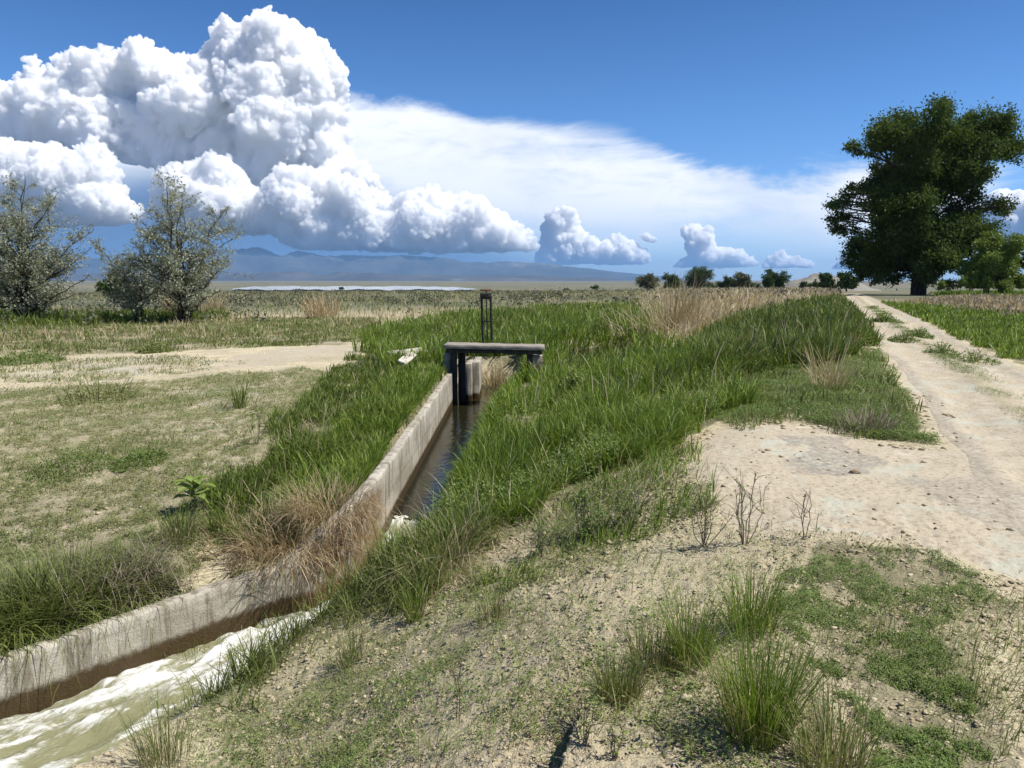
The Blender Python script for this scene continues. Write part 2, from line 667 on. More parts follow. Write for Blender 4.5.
# ================================================================== MATERIALS
def make_ground_mat():
    m, nt, out = mat_new('soil')
    N = NT(nt)
    p = N.pos()
    bare, green, grey, plain = (N.attr(k) for k in ('bare', 'green', 'grey', 'plain'))
    n0 = N.noise(.45, 3, .55, p)
    n1 = N.noise(3.0, 5, .6, p)
    n2 = N.noise(22, 5, .65, p)
    n3 = N.noise(75, 4, .7, p)
    soil = N.mix(n1, (.56, .475, .305), (.70, .62, .43))
    soil = N.mix(N.remap(n0, .42, .62), soil, (.52, .45, .31))
    # crusty clods: small shadows between them painted dark, mixed with bits of litter
    crust = N.math('ADD', N.math('MULTIPLY', n2, .6), N.math('MULTIPLY', n3, .4))
    lit = N.math('MULTIPLY', N.remap(crust, .415, .50, 1, 0), N.remap(N.noise(1.6, 4, .6, p), .38, .60, .35, 1))
    lit = N.math('MULTIPLY', lit, N.math('SUBTRACT', 1.0, N.math('MULTIPLY', bare, .9)))
    rough_soil = N.mix(N.math('MULTIPLY', lit, .8), soil, (.11, .085, .055))
    # pale trodden dirt
    dirt = N.mix(n1, (.42, .36, .26), (.57, .50, .38))
    dirt = N.mix(N.remap(n2, .48, .66), dirt, (.34, .28, .195))
    vor = N.n('ShaderNodeTexVoronoi')
    vor.inputs['Scale'].default_value = 38
    N.link(p, vor.inputs['Vector'])
    peb = N.remap(vor.outputs['Distance'], .12, .2, 1, 0)
    pebm = N.math('MULTIPLY', peb, N.remap(N.noise(9, 3, .6, p), .52, .6))
    dirt = N.mix(N.math('MULTIPLY', pebm, .55), dirt, (.26, .23, .19))
    # bluish mineral crust
    minr = N.math('MULTIPLY', N.remap(N.noise(1.1, 5, .65, p, 1.0), .52, .64), .55)
    dirt = N.mix(minr, dirt, (.47, .50, .42))
    dirt = N.mix(N.math('MULTIPLY', N.remap(N.noise(1.7, 4, .6, p), .62, .70), .5), dirt, (.70, .64, .52))
    b_f = N.remap(N.math('ADD', bare, N.math('MULTIPLY', N.math('SUBTRACT', n2, .5), .9)), .3, .7)
    col = N.mix(b_f, rough_soil, dirt)
    col = N.mix(N.math('MULTIPLY', N.math('MULTIPLY', grey, N.remap(n2, .3, .6)), .8), col, (.27, .245, .21))
    # moss, seedlings and shade-loving litter where plants grow
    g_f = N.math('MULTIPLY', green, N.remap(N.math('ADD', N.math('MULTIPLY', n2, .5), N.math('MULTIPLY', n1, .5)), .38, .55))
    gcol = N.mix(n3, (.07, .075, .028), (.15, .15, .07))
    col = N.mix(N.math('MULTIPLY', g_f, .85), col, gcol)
    # far plain: grey-green sage with straw patches
    f0 = N.noise(.02, 5, .65, p)
    f1 = N.noise(.15, 4, .7, p)
    sage = N.mix(N.remap(f1, .4, .62), (.115, .125, .08), (.175, .175, .115))
    sage = N.mix(N.remap(f0, .50, .64), sage, (.25, .215, .14))
    sage = N.mix(N.remap(N.noise(.0016, 5, .6, p), .50, .62), sage, (.22, .19, .13))
    col = N.mix(plain, col, sage)
    h = N.math('ADD', N.math('MULTIPLY', n2, .6), N.math('MULTIPLY', n3, .5))
    fac = N.math('SUBTRACT', 1.0, N.math('MULTIPLY', b_f, .6))
    nrm = N.bump(N.math('MULTIPLY', h, fac), .9, .035)
    N.link(N.bsdf(col, .95, nrm, .08), out.inputs[0])
    return m


M = {}
M['soil'] = make_ground_mat()
M['grass'] = foliage_mat('green_grass', (.050, .078, .009), (.135, .215, .024), (.33, .41, .085), .36, .5, .3)
M['grass_dark'] = foliage_mat('dark_grass', (.042, .062, .009), (.105, .155, .020), (.24, .29, .065), .3, .5, .3)
M['sedge'] = foliage_mat('sedge_green', (.080, .105, .025), (.155, .195, .050), (.29, .31, .11), .3, .5, .3)
M['straw'] = foliage_mat('straw', (.24, .185, .105), (.42, .345, .215), (.61, .53, .38), .25, .7, .2)
M['rust_straw'] = foliage_mat('rust_straw', (.20, .145, .08), (.38, .29, .17), (.56, .46, .30), .25, .7, .2)
M['dead_twig'] = foliage_mat('dead_twig', (.10, .075, .055), (.19, .15, .115), (.36, .30, .24), .05, .8, .1)
M['mat_leaf'] = foliage_mat('ground_cover_leaf', (.065, .10, .02), (.135, .205, .045), (.25, .32, .11), .25, .6, .2)
M['dry_leaf'] = foliage_mat('grey_green_leaf', (.14, .16, .055), (.225, .25, .095), (.33, .33, .16), .2, .7, .15)
M['cotton'] = foliage_mat('cottonwood_leaf', (.033, .058, .012), (.076, .125, .026), (.17, .225, .07), .32, .6, .12)
M['bright_leaf'] = foliage_mat('bright_leaf', (.085, .13, .022), (.16, .235, .04), (.27, .34, .085), .25, .5, .3)
M['olive'] = foliage_mat('olive_leaf', (.19, .215, .14), (.31, .335, .24), (.46, .49, .38), .3, .55, .3)
M['hedge'] = foliage_mat('hedge_leaf', (.028, .055, .013), (.055, .095, .023), (.10, .145, .042), .2, .6, .2)
M['hedge_grey'] = foliage_mat('hedge_grey_leaf', (.09, .10, .05), (.14, .15, .08), (.20, .20, .12), .2, .6, .2)
M['sage'] = foliage_mat('sagebrush_leaf', (.10, .105, .065), (.155, .16, .105), (.21, .21, .145), .1, .7, .1)
M['bark'] = bark_mat('bark', (.035, .028, .02), (.11, .09, .07))
M['bark_thin'] = bark_mat('thin_bark', (.04, .03, .022), (.09, .07, .05), 20)


def clod_mat():
    m, nt, out = mat_new('clod')
    N = NT(nt)
    col = N.ramp(N.attr('tint'), [(0, (.26, .20, .125)), (.55, (.45, .37, .24)), (1, (.60, .52, .36))])
    n = N.noise(90, 4, .6, N.pos())
    col = N.mix(N.remap(n, .35, .6, .35, 0), col, (.15, .11, .07))
    N.link(N.bsdf(col, .95, N.bump(n, .5, .01), .05), out.inputs[0])
    return m


def concrete_mat(name, base, pale, wet):
    m, nt, out = mat_new(name)
    N = NT(nt)
    p = N.pos()
    up = N.attr('tint')            # metres above the water line
    stain = N.attr('stain')
    mp = N.n('ShaderNodeMapping')
    mp.inputs['Scale'].default_value = (1, 1, .12)
    N.link(p, mp.inputs[0])
    n1 = N.noise(2.2, 5, .6, p)
    n2 = N.noise(14, 6, .7, p)
    n3 = N.noise(60, 4, .7, p)
    st = N.noise(9, 5, .65, mp.outputs[0])
    col = N.mix(N.remap(n1, .35, .65), base, pale)
    col = N.mix(N.remap(n2, .5, .72, 0, .55), col, tuple(c * .5 for c in base))
    col = N.mix(N.remap(st, .49, .64, 0, .7), col, (.15, .12, .085))
    sy = N.n('ShaderNodeSeparateXYZ')
    N.link(p, sy.inputs[0])
    jt = N.math('ABSOLUTE', N.math('SUBTRACT', N.math('FRACT', N.math('MULTIPLY', sy.outputs[1], .47)), .5))
    col = N.mix(N.remap(jt, .0, .007, .75, 0), col, (.10, .08, .055))
    # a horizontal form line
    line = N.math('ABSOLUTE', N.math('SUBTRACT', N.math('ADD', up, N.math('MULTIPLY', N.math('SUBTRACT', n1, .5), .12)), .34))
    col = N.mix(N.remap(line, .0, .035, .28, 0), col, (.14, .11, .08))
    # aggregate showing on top
    wetf = N.remap(N.math('ADD', up, N.math('MULTIPLY', N.math('SUBTRACT', n2, .5), .10)), .10, .17, 1, 0)
    col = N.mix(wetf, col, wet)
    col = N.mix(N.math('MULTIPLY', stain, N.remap(n2, .3, .6)), col, (.20, .115, .045))
    b = N.n('ShaderNodeBsdfPrincipled')
    N.link(col, b.inputs['Base Color'])
    N.link(N.math('SUBTRACT', .9, N.math('MULTIPLY', wetf, .5)), b.inputs['Roughness'])
    b.inputs['Specular IOR Level'].default_value = .25
    h = N.math('ADD', N.math('MULTIPLY', n2, .6), N.math('MULTIPLY', n3, .6))
    N.link(N.bump(h, .8, .02), b.inputs['Normal'])
    N.link(b.outputs[0], out.inputs[0])
    return m


M['clod'] = clod_mat()
M['concrete'] = concrete_mat('concrete', (.35, .315, .245), (.53, .49, .405), (.075, .05, .022))
M['old_concrete'] = concrete_mat('old_concrete', (.20, .18, .16), (.34, .31, .27), (.05, .04, .025))


def board_mat(name, a, b, along=(1, 1, 1)):
    m, nt, out = mat_new(name)
    N = NT(nt)
    tc = N.n('ShaderNodeTexCoord').outputs['Object']
    mp = N.n('ShaderNodeMapping')
    mp.inputs['Scale'].default_value = along
    N.link(tc, mp.inputs[0])
    f = N.noise(14, 6, .65, mp.outputs[0])
    col = N.ramp(f, [(.3, a), (.7, b)])
    N.link(N.bsdf(col, .85, N.bump(f, .6, .01), .15), out.inputs[0])
    return m


M['deck'] = board_mat('weathered_deck', (.17, .15, .125), (.44, .39, .325), (.25, 1.6, 1))
M['dark_post'] = board_mat('dark_post', (.03, .028, .026), (.085, .08, .072), (1.5, 1.5, .2))  # near-black base carries the shade side of the posts in its colour
M['pale_board'] = board_mat('pale_board', (.40, .35, .28), (.72, .68, .60), (.3, 2, 2))


def iron_mat():
    m, nt, out = mat_new('dark_iron')
    N = NT(nt)
    n = N.noise(30, 5, .65, N.pos())
    col = N.ramp(n, [(.4, (.022, .022, .024)), (.7, (.07, .055, .045))])
    b = N.n('ShaderNodeBsdfPrincipled')
    N.link(col, b.inputs['Base Color'])
    b.inputs['Metallic'].default_value = .4
    b.inputs['Roughness'].default_value = .6
    N.link(b.outputs[0], out.inputs[0])
    return m


M['iron'] = iron_mat()
M['rust'] = bark_mat('rusty_iron', (.12, .05, .025), (.30, .14, .08), 40)


def water_mat(name, foam):
    m, nt, out = mat_new(name)
    N = NT(nt)
    al, ac = N.attr('along'), N.attr('across')
    cv = N.n('ShaderNodeCombineXYZ')
    N.link(N.math('MULTIPLY', al, .27), cv.inputs[0])
    N.link(ac, cv.inputs[1])
    v = cv.outputs[0]
    b = N.n('ShaderNodeBsdfPrincipled')
    p = N.pos()
    if foam:
        n1 = N.noise(4.2, 7, .68, v, 1.6)
        n2 = N.noise(19, 7, .75, v, 1.5)
        n3 = N.noise(70, 5, .75, v, .8)
        crest = N.attr('tint')
        f = N.math('ADD', N.math('ADD', N.math('MULTIPLY', n1, .5), N.math('ADD', N.math('MULTIPLY', n2, .3), N.math('MULTIPLY', n3, .2))), N.math('MULTIPLY', N.math('SUBTRACT', crest, .5), .5))
        ff = N.remap(f, .505, .65)
        murk = N.mix(N.noise(2.5, 3, .5, v), (.20, .20, .095), (.34, .335, .20))
        col = N.mix(ff, murk, (.88, .88, .85))
        N.link(col, b.inputs['Base Color'])
        N.link(N.remap(ff, 0, 1, .08, .75, False), b.inputs['Roughness'])
        N.link(N.bump(N.math('ADD', n1, N.math('ADD', N.math('MULTIPLY', n2, .7), N.math('MULTIPLY', n3, .35))), .7, .05), b.inputs['Normal'])
    else:
        b.inputs['Base Color'].default_value = (.017, .016, .007, 1)
        b.inputs['Roughness'].default_value = .03
        n = N.noise(5, 4, .55, p, .4)
        n2 = N.noise(28, 3, .5, p)
        N.link(N.bump(N.math('ADD', n, N.math('MULTIPLY', n2, .25)), .16, .05), b.inputs['Normal'])
    b.inputs['IOR'].default_value = 1.33
    N.link(b.outputs[0], out.inputs[0])
    return m


M['rapid'] = water_mat('murky_rapid_water', True)
M['calm'] = water_mat('murky_still_water', False)


def set_attr(o, name, vals):
    a = o.data.attributes.new(name, 'FLOAT', 'POINT')
    a.data.foreach_set('value', np.asarray(vals, np.float32))


def coords(o):
    c = np.empty(len(o.data.vertices) * 3, np.float32)
    o.data.vertices.foreach_get('co', c)
    return c.reshape(-1, 3).astype(float)


# ================================================================== GROUND
def build_ground():
    th = np.unique(np.round(np.concatenate([np.arange(-180, -48, 3.0), np.arange(-48, 48, .19), np.arange(48, 180, 3.0)]), 4))
    d = np.concatenate([np.geomspace(.35, 45, 760), np.geomspace(45, 1000, 150)[1:], np.geomspace(1000, 25000, 40)[1:]])
    A = np.radians(th)
    D, T = np.meshgrid(d, A, indexing='ij')
    X, Y = D * np.sin(T), D * np.cos(T)
    Z = height(X, Y)
    Z = Z - .03 * sstep(.8, 1.0, road_mask(X, Y))
    nd, na = D.shape
    idx = np.arange(nd * na).reshape(nd, na)
    nx = np.roll(idx, -1, axis=1)
    q = np.stack([idx[:-1], idx[1:], nx[1:], nx[:-1]], -1).reshape(-1, 4)[:, ::-1]
    mb = MB()
    mb.add(np.stack([X, Y, Z], -1).reshape(-1, 3), q)
    c = len(mb.v[0])
    mb.add([[0, 0, Z[0].mean()]], np.zeros((0, 3), int))
    fan = np.stack([np.full(na, c), idx[0], np.roll(idx[0], -1)], 1)[:, ::-1]
    mb.f.append(fan)
    o = mb.build('ground', M['soil'], smooth=True)
    P = coords(o)
    ground_attrs(o, P)
    tag(o, kind='structure')


def ground_attrs(o, P):
    x, y = P[:, 0], P[:, 1]
    d = np.hypot(x, y)
    near = d < 130
    bare = np.zeros(len(x)); green = np.zeros(len(x)); grey = np.zeros(len(x))
    xn, yn = x[near], y[near]
    bn = np.maximum.reduce([road_mask(xn, yn), in_poly(xn, yn, R_TRACK, .4) * (.6 + .4 * sstep(-.25, .2, perlin2(xn, yn, 1.4, 79))), in_poly(xn, yn, R_STREAK, .5) * .9 * sstep(-.15, .3, perlin2(xn, yn * 2.2, 1.3, 79)), in_poly(xn, yn, R_APRON, .16) * 1.0])
    # thin bare spots on the left field and on the slope
    spots = in_poly(xn, yn, R_FOREL, .2) * (.55 * sstep(.15, .45, perlin2(xn, yn, 1.6, 71)))
    bn = np.maximum(bn, spots)
    bn = np.maximum(bn, in_poly(xn, yn, R_SLOPE, .2) * .3 * sstep(-.1, .4, perlin2(xn, yn, .9, 72)))
    gn = np.zeros(len(xn))
    for R, k in ((R_G1, 1), (R_G1LOW, .6), (R_BERM, 1), (R_MAT, .95), (R_BACK, 1), (R_LEFTG, .95), (R_ROADR, 1), (R_FIELD, 1), (R_MIDL, .8), (R_UNDER, 1), (R_MATBR, .75), (R_FOREL, .55), (R_SLOPEL, .45), (R_WEED, .5), (R_SLOPE, .28), (R_DRYR, .5), (R_DRYB, .4)):
        gn = np.maximum(gn, in_poly(xn, yn, R, .15) * k)
    sw, dw, ew = canal_coords(xn, yn)
    inr = (yn > 6.8) & (yn < 22) & (sw > -.9) & (sw < dw[:, 1] + 1.2)
    gn = np.where(inr, np.maximum(gn, 1.0), gn)
    gn = gn * (1 - np.clip(bn * 1.2, 0, 1))
    gy = np.maximum(in_poly(xn, yn, R_GREY1, .25), in_poly(xn, yn, R_GREY2, .25) * .6)
    bare[near] = bn; green[near] = gn; grey[near] = gy
    set_attr(o, 'bare', bare); set_attr(o, 'green', green); set_attr(o, 'grey', grey)
    set_attr(o, 'plain', sstep(38, 75, d) * (1 - bare))


def build_road():
    ys = np.concatenate([np.arange(-6, 20, .06), np.arange(20, 96, .3)])
    ws = np.linspace(-1, 1, 61)
    Yg, Wg = np.meshgrid(ys, ws, indexing='ij')
    half = 1.19 + .12 * perlin2(Yg[:, :1].ravel(), Yg[:, :1].ravel() * .3, 1.1, 33)[:, None] - .02
    X = path_x(Yg) + Wg * half
    Z = height(X, Yg) + .005 * 1
    Z = Z + .022 * perlin2(X.ravel(), Yg.ravel(), .30, 36).reshape(X.shape) * (np.abs(Wg) < .9)
    # two worn wheel tracks
    for c in (-.55, .55):
        Z = Z - .035 * np.exp(-((Wg - c) / .2) ** 2)
    Z = Z + .02 * np.exp(-(Wg / .2) ** 2)
    Z = Z - .035 * sstep(.93, 1.0, np.abs(Wg))
    n, m_ = Yg.shape
    idx = np.arange(n * m_).reshape(n, m_)
    q = np.stack([idx[:-1, :-1], idx[:-1, 1:], idx[1:, 1:], idx[1:, :-1]], -1).reshape(-1, 4)
    mb = MB()
    mb.add(np.stack([X, Yg, Z], -1).reshape(-1, 3), q)
    o = mb.build('dirt_road', M['soil'], smooth=True)
    P = coords(o)
    set_attr(o, 'bare', 1 - .55 * np.exp(-(Wg.ravel() / .22) ** 2) - .3 * sstep(.8, 1, np.abs(Wg.ravel())))
    w = Wg.ravel()
    gr = .55 * np.exp(-(w / .16) ** 2) * sstep(8, 14, P[:, 1])
    set_attr(o, 'green', gr)
    set_attr(o, 'grey', .55 * np.exp(-(w / .2) ** 2) * sstep(-.3, .3, perlin2(P[:, 0], P[:, 1], .8, 35)) + .3 * np.exp(-((np.abs(w) - .78) / .1) ** 2) * sstep(-.2, .3, perlin2(P[:, 0], P[:, 1], 1.2, 37)) + .75 * np.exp(-((w + .86) / .10) ** 2) * (P[:, 1] < 16) + .25 * np.exp(-((w - .8) / .1) ** 2))
    set_attr(o, 'plain', np.zeros(len(P)))
    tag(o, kind='structure')


build_ground()
build_road()


# ================================================================== WATER
def strip_water(name, y0, y1, mat, waves, ext):
    # walk along the edge
    pts, W, Z = [], [], []
    for i in range(len(EDGE) - 1):
        a, b = EDGE[i], EDGE[i + 1]
        L = np.hypot(*(b[:2] - a[:2]))
        k = max(2, int(L / .035))
        for t in np.arange(k) / k:
            e = a + (b - a) * t
            if y0 <= e[1] <= y1:
                pts.append(e[:2]); Z.append(e[2]); W.append(e[3] + e[4] * ext)
    pts = np.array(pts); W = np.array(W); Z = np.array(Z)
    k = 31
    ker = np.ones(k) / k
    tg = np.gradient(pts, axis=0)
    tg = np.stack([np.convolve(np.pad(tg[:, j], k // 2, mode='edge'), ker, 'valid') for j in (0, 1)], 1)
    tg /= np.linalg.norm(tg, axis=1, keepdims=True)
    nr = np.stack([tg[:, 1], -tg[:, 0]], 1)
    ac = np.linspace(-.06, 1, 60)
    P = pts[:, None, :] + nr[:, None, :] * (np.where(ac < 0, ac / W[:, None], ac)[..., None] * W[:, None, None])
    along = np.concatenate([[0], np.cumsum(np.linalg.norm(np.diff(pts, axis=0), axis=1))])
    AL, AC = np.meshgrid(along, ac, indexing='ij')
    ACm = AC * W[:, None]
    zz = np.repeat(Z[:, None], len(ac), 1)
    al, am = AL.ravel(), ACm.ravel()
    wv = np.zeros(al.shape)
    if waves:
        q = np.stack([al * .9, am * 2.2, am * 0], 1)
        q = q + .35 * np.stack([perlin(q * 1.1, 5), perlin(q * 1.1, 6), am * 0], 1)
        rid = 1 - np.abs(perlin(q * 1.6, 7)) * 1.9
        wv = .045 * rid + .04 * perlin(q * 4.2, 8) + .03 * np.abs(perlin(q * 9, 9)) + .014 * perlin(q * 20, 12) + .05 * perlin(q * .7, 10)
    V = np.concatenate([P.reshape(-1, 2), (zz.ravel() + wv - (.05 if waves else 0))[:, None]], 1)
    n, m_ = AL.shape
    idx = np.arange(n * m_).reshape(n, m_)
    qd = np.stack([idx[:-1, :-1], idx[:-1, 1:], idx[1:, 1:], idx[1:, :-1]], -1).reshape(-1, 4)
    mb = MB()
    mb.add(V, qd, np.clip(.5 + wv * 4.0, 0, 1) if waves else .5)
    o = mb.build(name, mat, smooth=True)
    set_attr(o, 'along', al)
    set_attr(o, 'across', am)
    tag(o, kind='structure')


strip_water('canal_rapids', -1, 8.35, M['rapid'], True, .5)
strip_water('canal_water', 8.25, 20, M['calm'], False, .5)
ang = np.linspace(0, 2 * math.pi, 40, endpoint=False)
a_ = .38
ex, ey = 1.75 * np.cos(ang), 4.6 * np.sin(ang)
mb = MB()
mb.add(np.stack([POOL[0] + ex * math.cos(a_) + ey * math.sin(a_), POOL[1] - ex * math.sin(a_) + ey * math.cos(a_), np.full(40, -.52)], 1), np.arange(40)[None, :])
o = mb.build('pond_water', M['calm'])
tag(o, kind='structure')
# the distant lake
us = np.linspace(232, 478, 60)
mb = MB()
row = []
for k, dd in enumerate((1060, 1650)):
    for i, u in enumerate(us):
        r = ray(u, 284)
        e = dd * (1 + .05 * math.sin(i * .45 + k * 2) + .035 * math.sin(i * 1.3 + k))
        if k == 1:
            e = 1090 + (e - 1090) * min(1, (59 - i) / 12 + .1) * min(1, i / 6 + .1)
        row.append((r[0] / r[1] * e, e, -11.55))
n = len(us)
idx = np.arange(2 * n).reshape(2, n)
mb.add(row, np.stack([idx[0, :-1], idx[0, 1:], idx[1, 1:], idx[1, :-1]], -1))
m, nt, out = mat_new('lake_water')
N = NT(nt)
b = N.n('ShaderNodeBsdfPrincipled')
b.inputs['Base Color'].default_value = (.42, .44, .44, 1)
b.inputs['Roughness'].default_value = .25
N.link(N.bump(N.noise(.4, 3, .5, N.pos()), .3, .3), b.inputs['Normal'])
N.link(b.outputs[0], out.inputs[0])
tag(mb.build('lake', m), kind='structure')


# ================================================================== CONCRETE WALLS
def wall(path, thick, name, label, stain_fn=None):
    path = np.array(path, float)
    pts = []
    for a, b in zip(path[:-1], path[1:]):
        k = max(2, int(np.hypot(*(b - a)[:2]) / .035))
        pts += [a + (b - a) * t for t in np.arange(k) / k]
    pts.append(path[-1])
    pts = np.array(pts)
    k = 9
    tg = np.gradient(pts[:, :2], axis=0)
    tg = np.stack([np.convolve(np.pad(tg[:, j], k // 2, mode='edge'), np.ones(k) / k, 'valid') for j in (0, 1)], 1)
    tg /= np.linalg.norm(tg, axis=1, keepdims=True)
    nr = np.stack([tg[:, 1], -tg[:, 0]], 1)
    off = [0] * 14 + [-.012] + list(np.linspace(-.03, -thick + .03, 6)) + [-thick + .01] + [-thick] * 4
    dz = list(np.linspace(-1.15, -.02, 14)) + [-.003] + [0] * 6 + [-.004] + [-.03, -.15, -.4, -.8]
    off = np.array(off); dz = np.array(dz)
    V = np.zeros((len(pts), len(off), 3))
    V[..., :2] = pts[:, None, :2] + nr[:, None, :] * off[None, :, None]
    V[..., 2] = pts[:, None, 2] + dz[None, :]
    fl = V.reshape(-1, 3)
    ch = np.clip(-perlin(fl * np.array([5, 5, 5]), 61) - .12, 0, 1) * .05 + np.abs(perlin(fl * 14, 62)) * .012
    topw = np.repeat((dz > -.035)[None, :], len(pts), 0).ravel()
    fl[:, 2] -= ch * topw
    face = np.repeat((off == 0)[None, :], len(pts), 0).ravel()
    fl[:, :2] += np.repeat(nr, len(off), 0) * ((perlin(fl * 3, 63) * .008 + perlin(fl * 16, 64) * .004) * face)[:, None]
    n, m_ = len(pts), len(off)
    idx = np.arange(n * m_).reshape(n, m_)
    q = np.stack([idx[:-1, :-1], idx[:-1, 1:], idx[1:, 1:], idx[1:, :-1]], -1).reshape(-1, 4)
    s, dat, end = canal_coords(fl[:, 0], fl[:, 1])
    up = fl[:, 2] - dat[:, 0]
    mb = MB()
    mb.add(fl, q[:, ::-1], up)
    mb.f.append(idx[0][None, :])
    mb.f.append(idx[-1][None, ::-1])
    o = mb.build(name, M['concrete'])
    set_attr(o, 'stain', stain_fn(fl) if stain_fn else np.zeros(len(fl)))
    tag(o, label, 'canal wall', 'concrete walls along the canal')
    return o


o = wall([(-1.36, 15.95, -.24), (-1.40, 12, -.28), (-1.44, 8.3, -.31), (-1.50, 7.5, -.36), (-1.62, 7.05, -.47), (-1.87, 6.80, -.67), (-2.14, 6.62, -.85), (-3.50, 5.15, -.93), (-6.6, 2.0, -.95)], .12, 'concrete_wall',
         'long concrete canal wall, rust stained at the bend, running from the rapids up to the check gate',
         lambda P: sstep(6.5, 6.8, P[:, 1]) * (1 - sstep(7.5, 8.1, P[:, 1])) * .95 * (1 - sstep(-.14, -.04, P[:, 2] - canal_coords(P[:, 0], P[:, 1])[1][:, 3])))
del o['group']

# ================================================================== CHECK GATE AND SLUICE FRAME
g = empty('check_gate', (-1.2, 16, -.95))
tag(g, 'old concrete and timber check gate with a plank deck across the canal', 'canal gate')


def part_box(name, c, s, mat, parent, rz=0.0, tilt=0.0, rough=.01):
    mb = MB()
    mb.box(c, s, rz, tilt, rough)
    o = mb.build(name, mat, parent)
    if mat in (M['concrete'], M['old_concrete']):
        P = coords(o)
        for i, a in enumerate(o.data.attributes):
            pass
        o.data.attributes['tint'].data.foreach_set('value', (P[:, 2] + .95).astype(np.float32))
        set_attr(o, 'stain', np.zeros(len(P)))
    return o


def px_box(name, u0, v0, u1, v1, Y, depth, mat, parent, rz=0.0, tilt=0.0, bottom=None):
    a, b = at_depth(u0, v0, Y), at_depth(u1, v1, Y)
    zb = b[2] if bottom is None else bottom
    return part_box(name, ((a[0] + b[0]) / 2, Y + depth / 2, (a[2] + zb) / 2), (abs(b[0] - a[0]), depth, a[2] - zb), mat, parent, rz, tilt)


px_box('deck', 444, 345.5, 545, 349.8, 15.7, .6, M['deck'], g, -.03, .018)
px_box('beam', 446, 350.1, 542, 353.6, 15.84, .2, M['dark_post'], g, -.03, .018)
px_box('post', 451, 353, 457.3, 407, 15.95, .16, M['dark_post'], g, bottom=-1.3)
px_box('post', 458, 353, 465.3, 400, 16.25, .2, M['dark_post'], g, bottom=-1.3)
px_box('abutment', 444, 353.5, 451, 380, 16.02, .3, M['old_concrete'], g, bottom=-.9)
px_box('side_panel', 465.5, 364, 472, 400, 16.5, .9, M['concrete'], g, bottom=-1.3)
px_box('side_panel', 472.3, 362.5, 479.5, 400, 16.75, 1.3, M['concrete'], g, bottom=-1.3)
px_box('post', 527, 354, 532.5, 385, 16.0, .16, M['dark_post'], g, bottom=-1.2)
px_box('abutment', 533, 356, 543, 380, 15.95, .45, M['concrete'], g, bottom=-1.0)

s_ = empty('sluice_gate', at_depth(487, 350, 19.8))
tag(s_, 'tall black iron sluice gate frame with a small rusty handwheel standing behind the deck', 'sluice gate')
YG = 19.8


def bar(name, a, b, r, parent, mat=None, sides=6):
    mb = MB()
    mb.tube([at_depth(*a), (at_depth(*a) + at_depth(*b)) / 2, at_depth(*b)], r, sides)
    return mb.build(name, mat or M['iron'], parent)


bar('upright', (481.3, 293, YG), (484.0, 375, YG), .034, s_, sides=4)
bar('upright', (490.4, 293, YG), (493.0, 375, YG), .034, s_, sides=4)
bar('stem', (486.2, 290, YG), (488.0, 372, YG), .016, s_)
px_box('head_beam', 480.2, 293.6, 491.6, 299.2, YG - .06, .12, M['iron'], s_)
px_box('cross_bar', 481.5, 320.5, 492, 322, YG - .03, .06, M['iron'], s_)
px_box('gate_plate', 482, 356, 495, 372, YG + .03, .04, M['iron'], s_, bottom=-1.2)
mb = MB()
cw = at_depth(486.1, 290, YG)
A = np.linspace(0, 2 * math.pi, 25)
mb.tube(np.stack([cw[0] + .135 * np.cos(A), cw[1] + .135 * np.sin(A), np.full(25, cw[2])], 1), .018, 6)
for k in range(4):
    c, s = math.cos(k * math.pi / 2), math.sin(k * math.pi / 2)
    mb.tube([cw, cw + .065 * np.array([c, s, 0]), cw + .135 * np.array([c, s, 0])], .011, 5)
mb.build('handwheel', M['rust'], s_)

# boards dropped in the grass
for (u0, v0, u1, v1, lab) in ((389, 364, 424, 360, 'long pale board lying in the grass left of the check gate'),
                              (402, 373, 413, 365, 'short pale broken board lying just below the long board in the grass')):
    a, b = hit(u0, v0), hit(u1, v1)
    c = (a + b) / 2
    mb = MB()
    rz = math.atan2(b[1] - a[1], b[0] - a[0])
    L = np.hypot(*(b - a)[:2])
    mb.box((0, 0, 0), (L, .2, .05), 0, 0, .004)
    o = mb.build('wooden_board', M['pale_board'])
    o.location = (c[0], c[1], height(c[:1], c[1:2])[0] + .24)
    o.rotation_euler = (.45, -.03, rz)
    tag(o, lab, 'board', 'boards in the grass')


# ================================================================== TREES
def limb(mb, a, b, r0, r1, n=7, wob=.06, sag=0.0, sides=6):
    a = np.asarray(a, float); b = np.asarray(b, float)
    t = np.linspace(0, 1, n)[:, None]
    L = np.linalg.norm(b - a)
    P = a + (b - a) * t
    off = rng.normal(size=(3,))
    P = P + off * wob * L * np.sin(np.pi * t) * .5
    P = P + rng.normal(size=(n, 3)) * wob * L * .12 * np.sin(np.pi * t)
    P[:, 2] += sag * L * np.sin(np.pi * t[:, 0])
    mb.tube(P, r0 + (r1 - r0) * t[:, 0], sides)
    return P


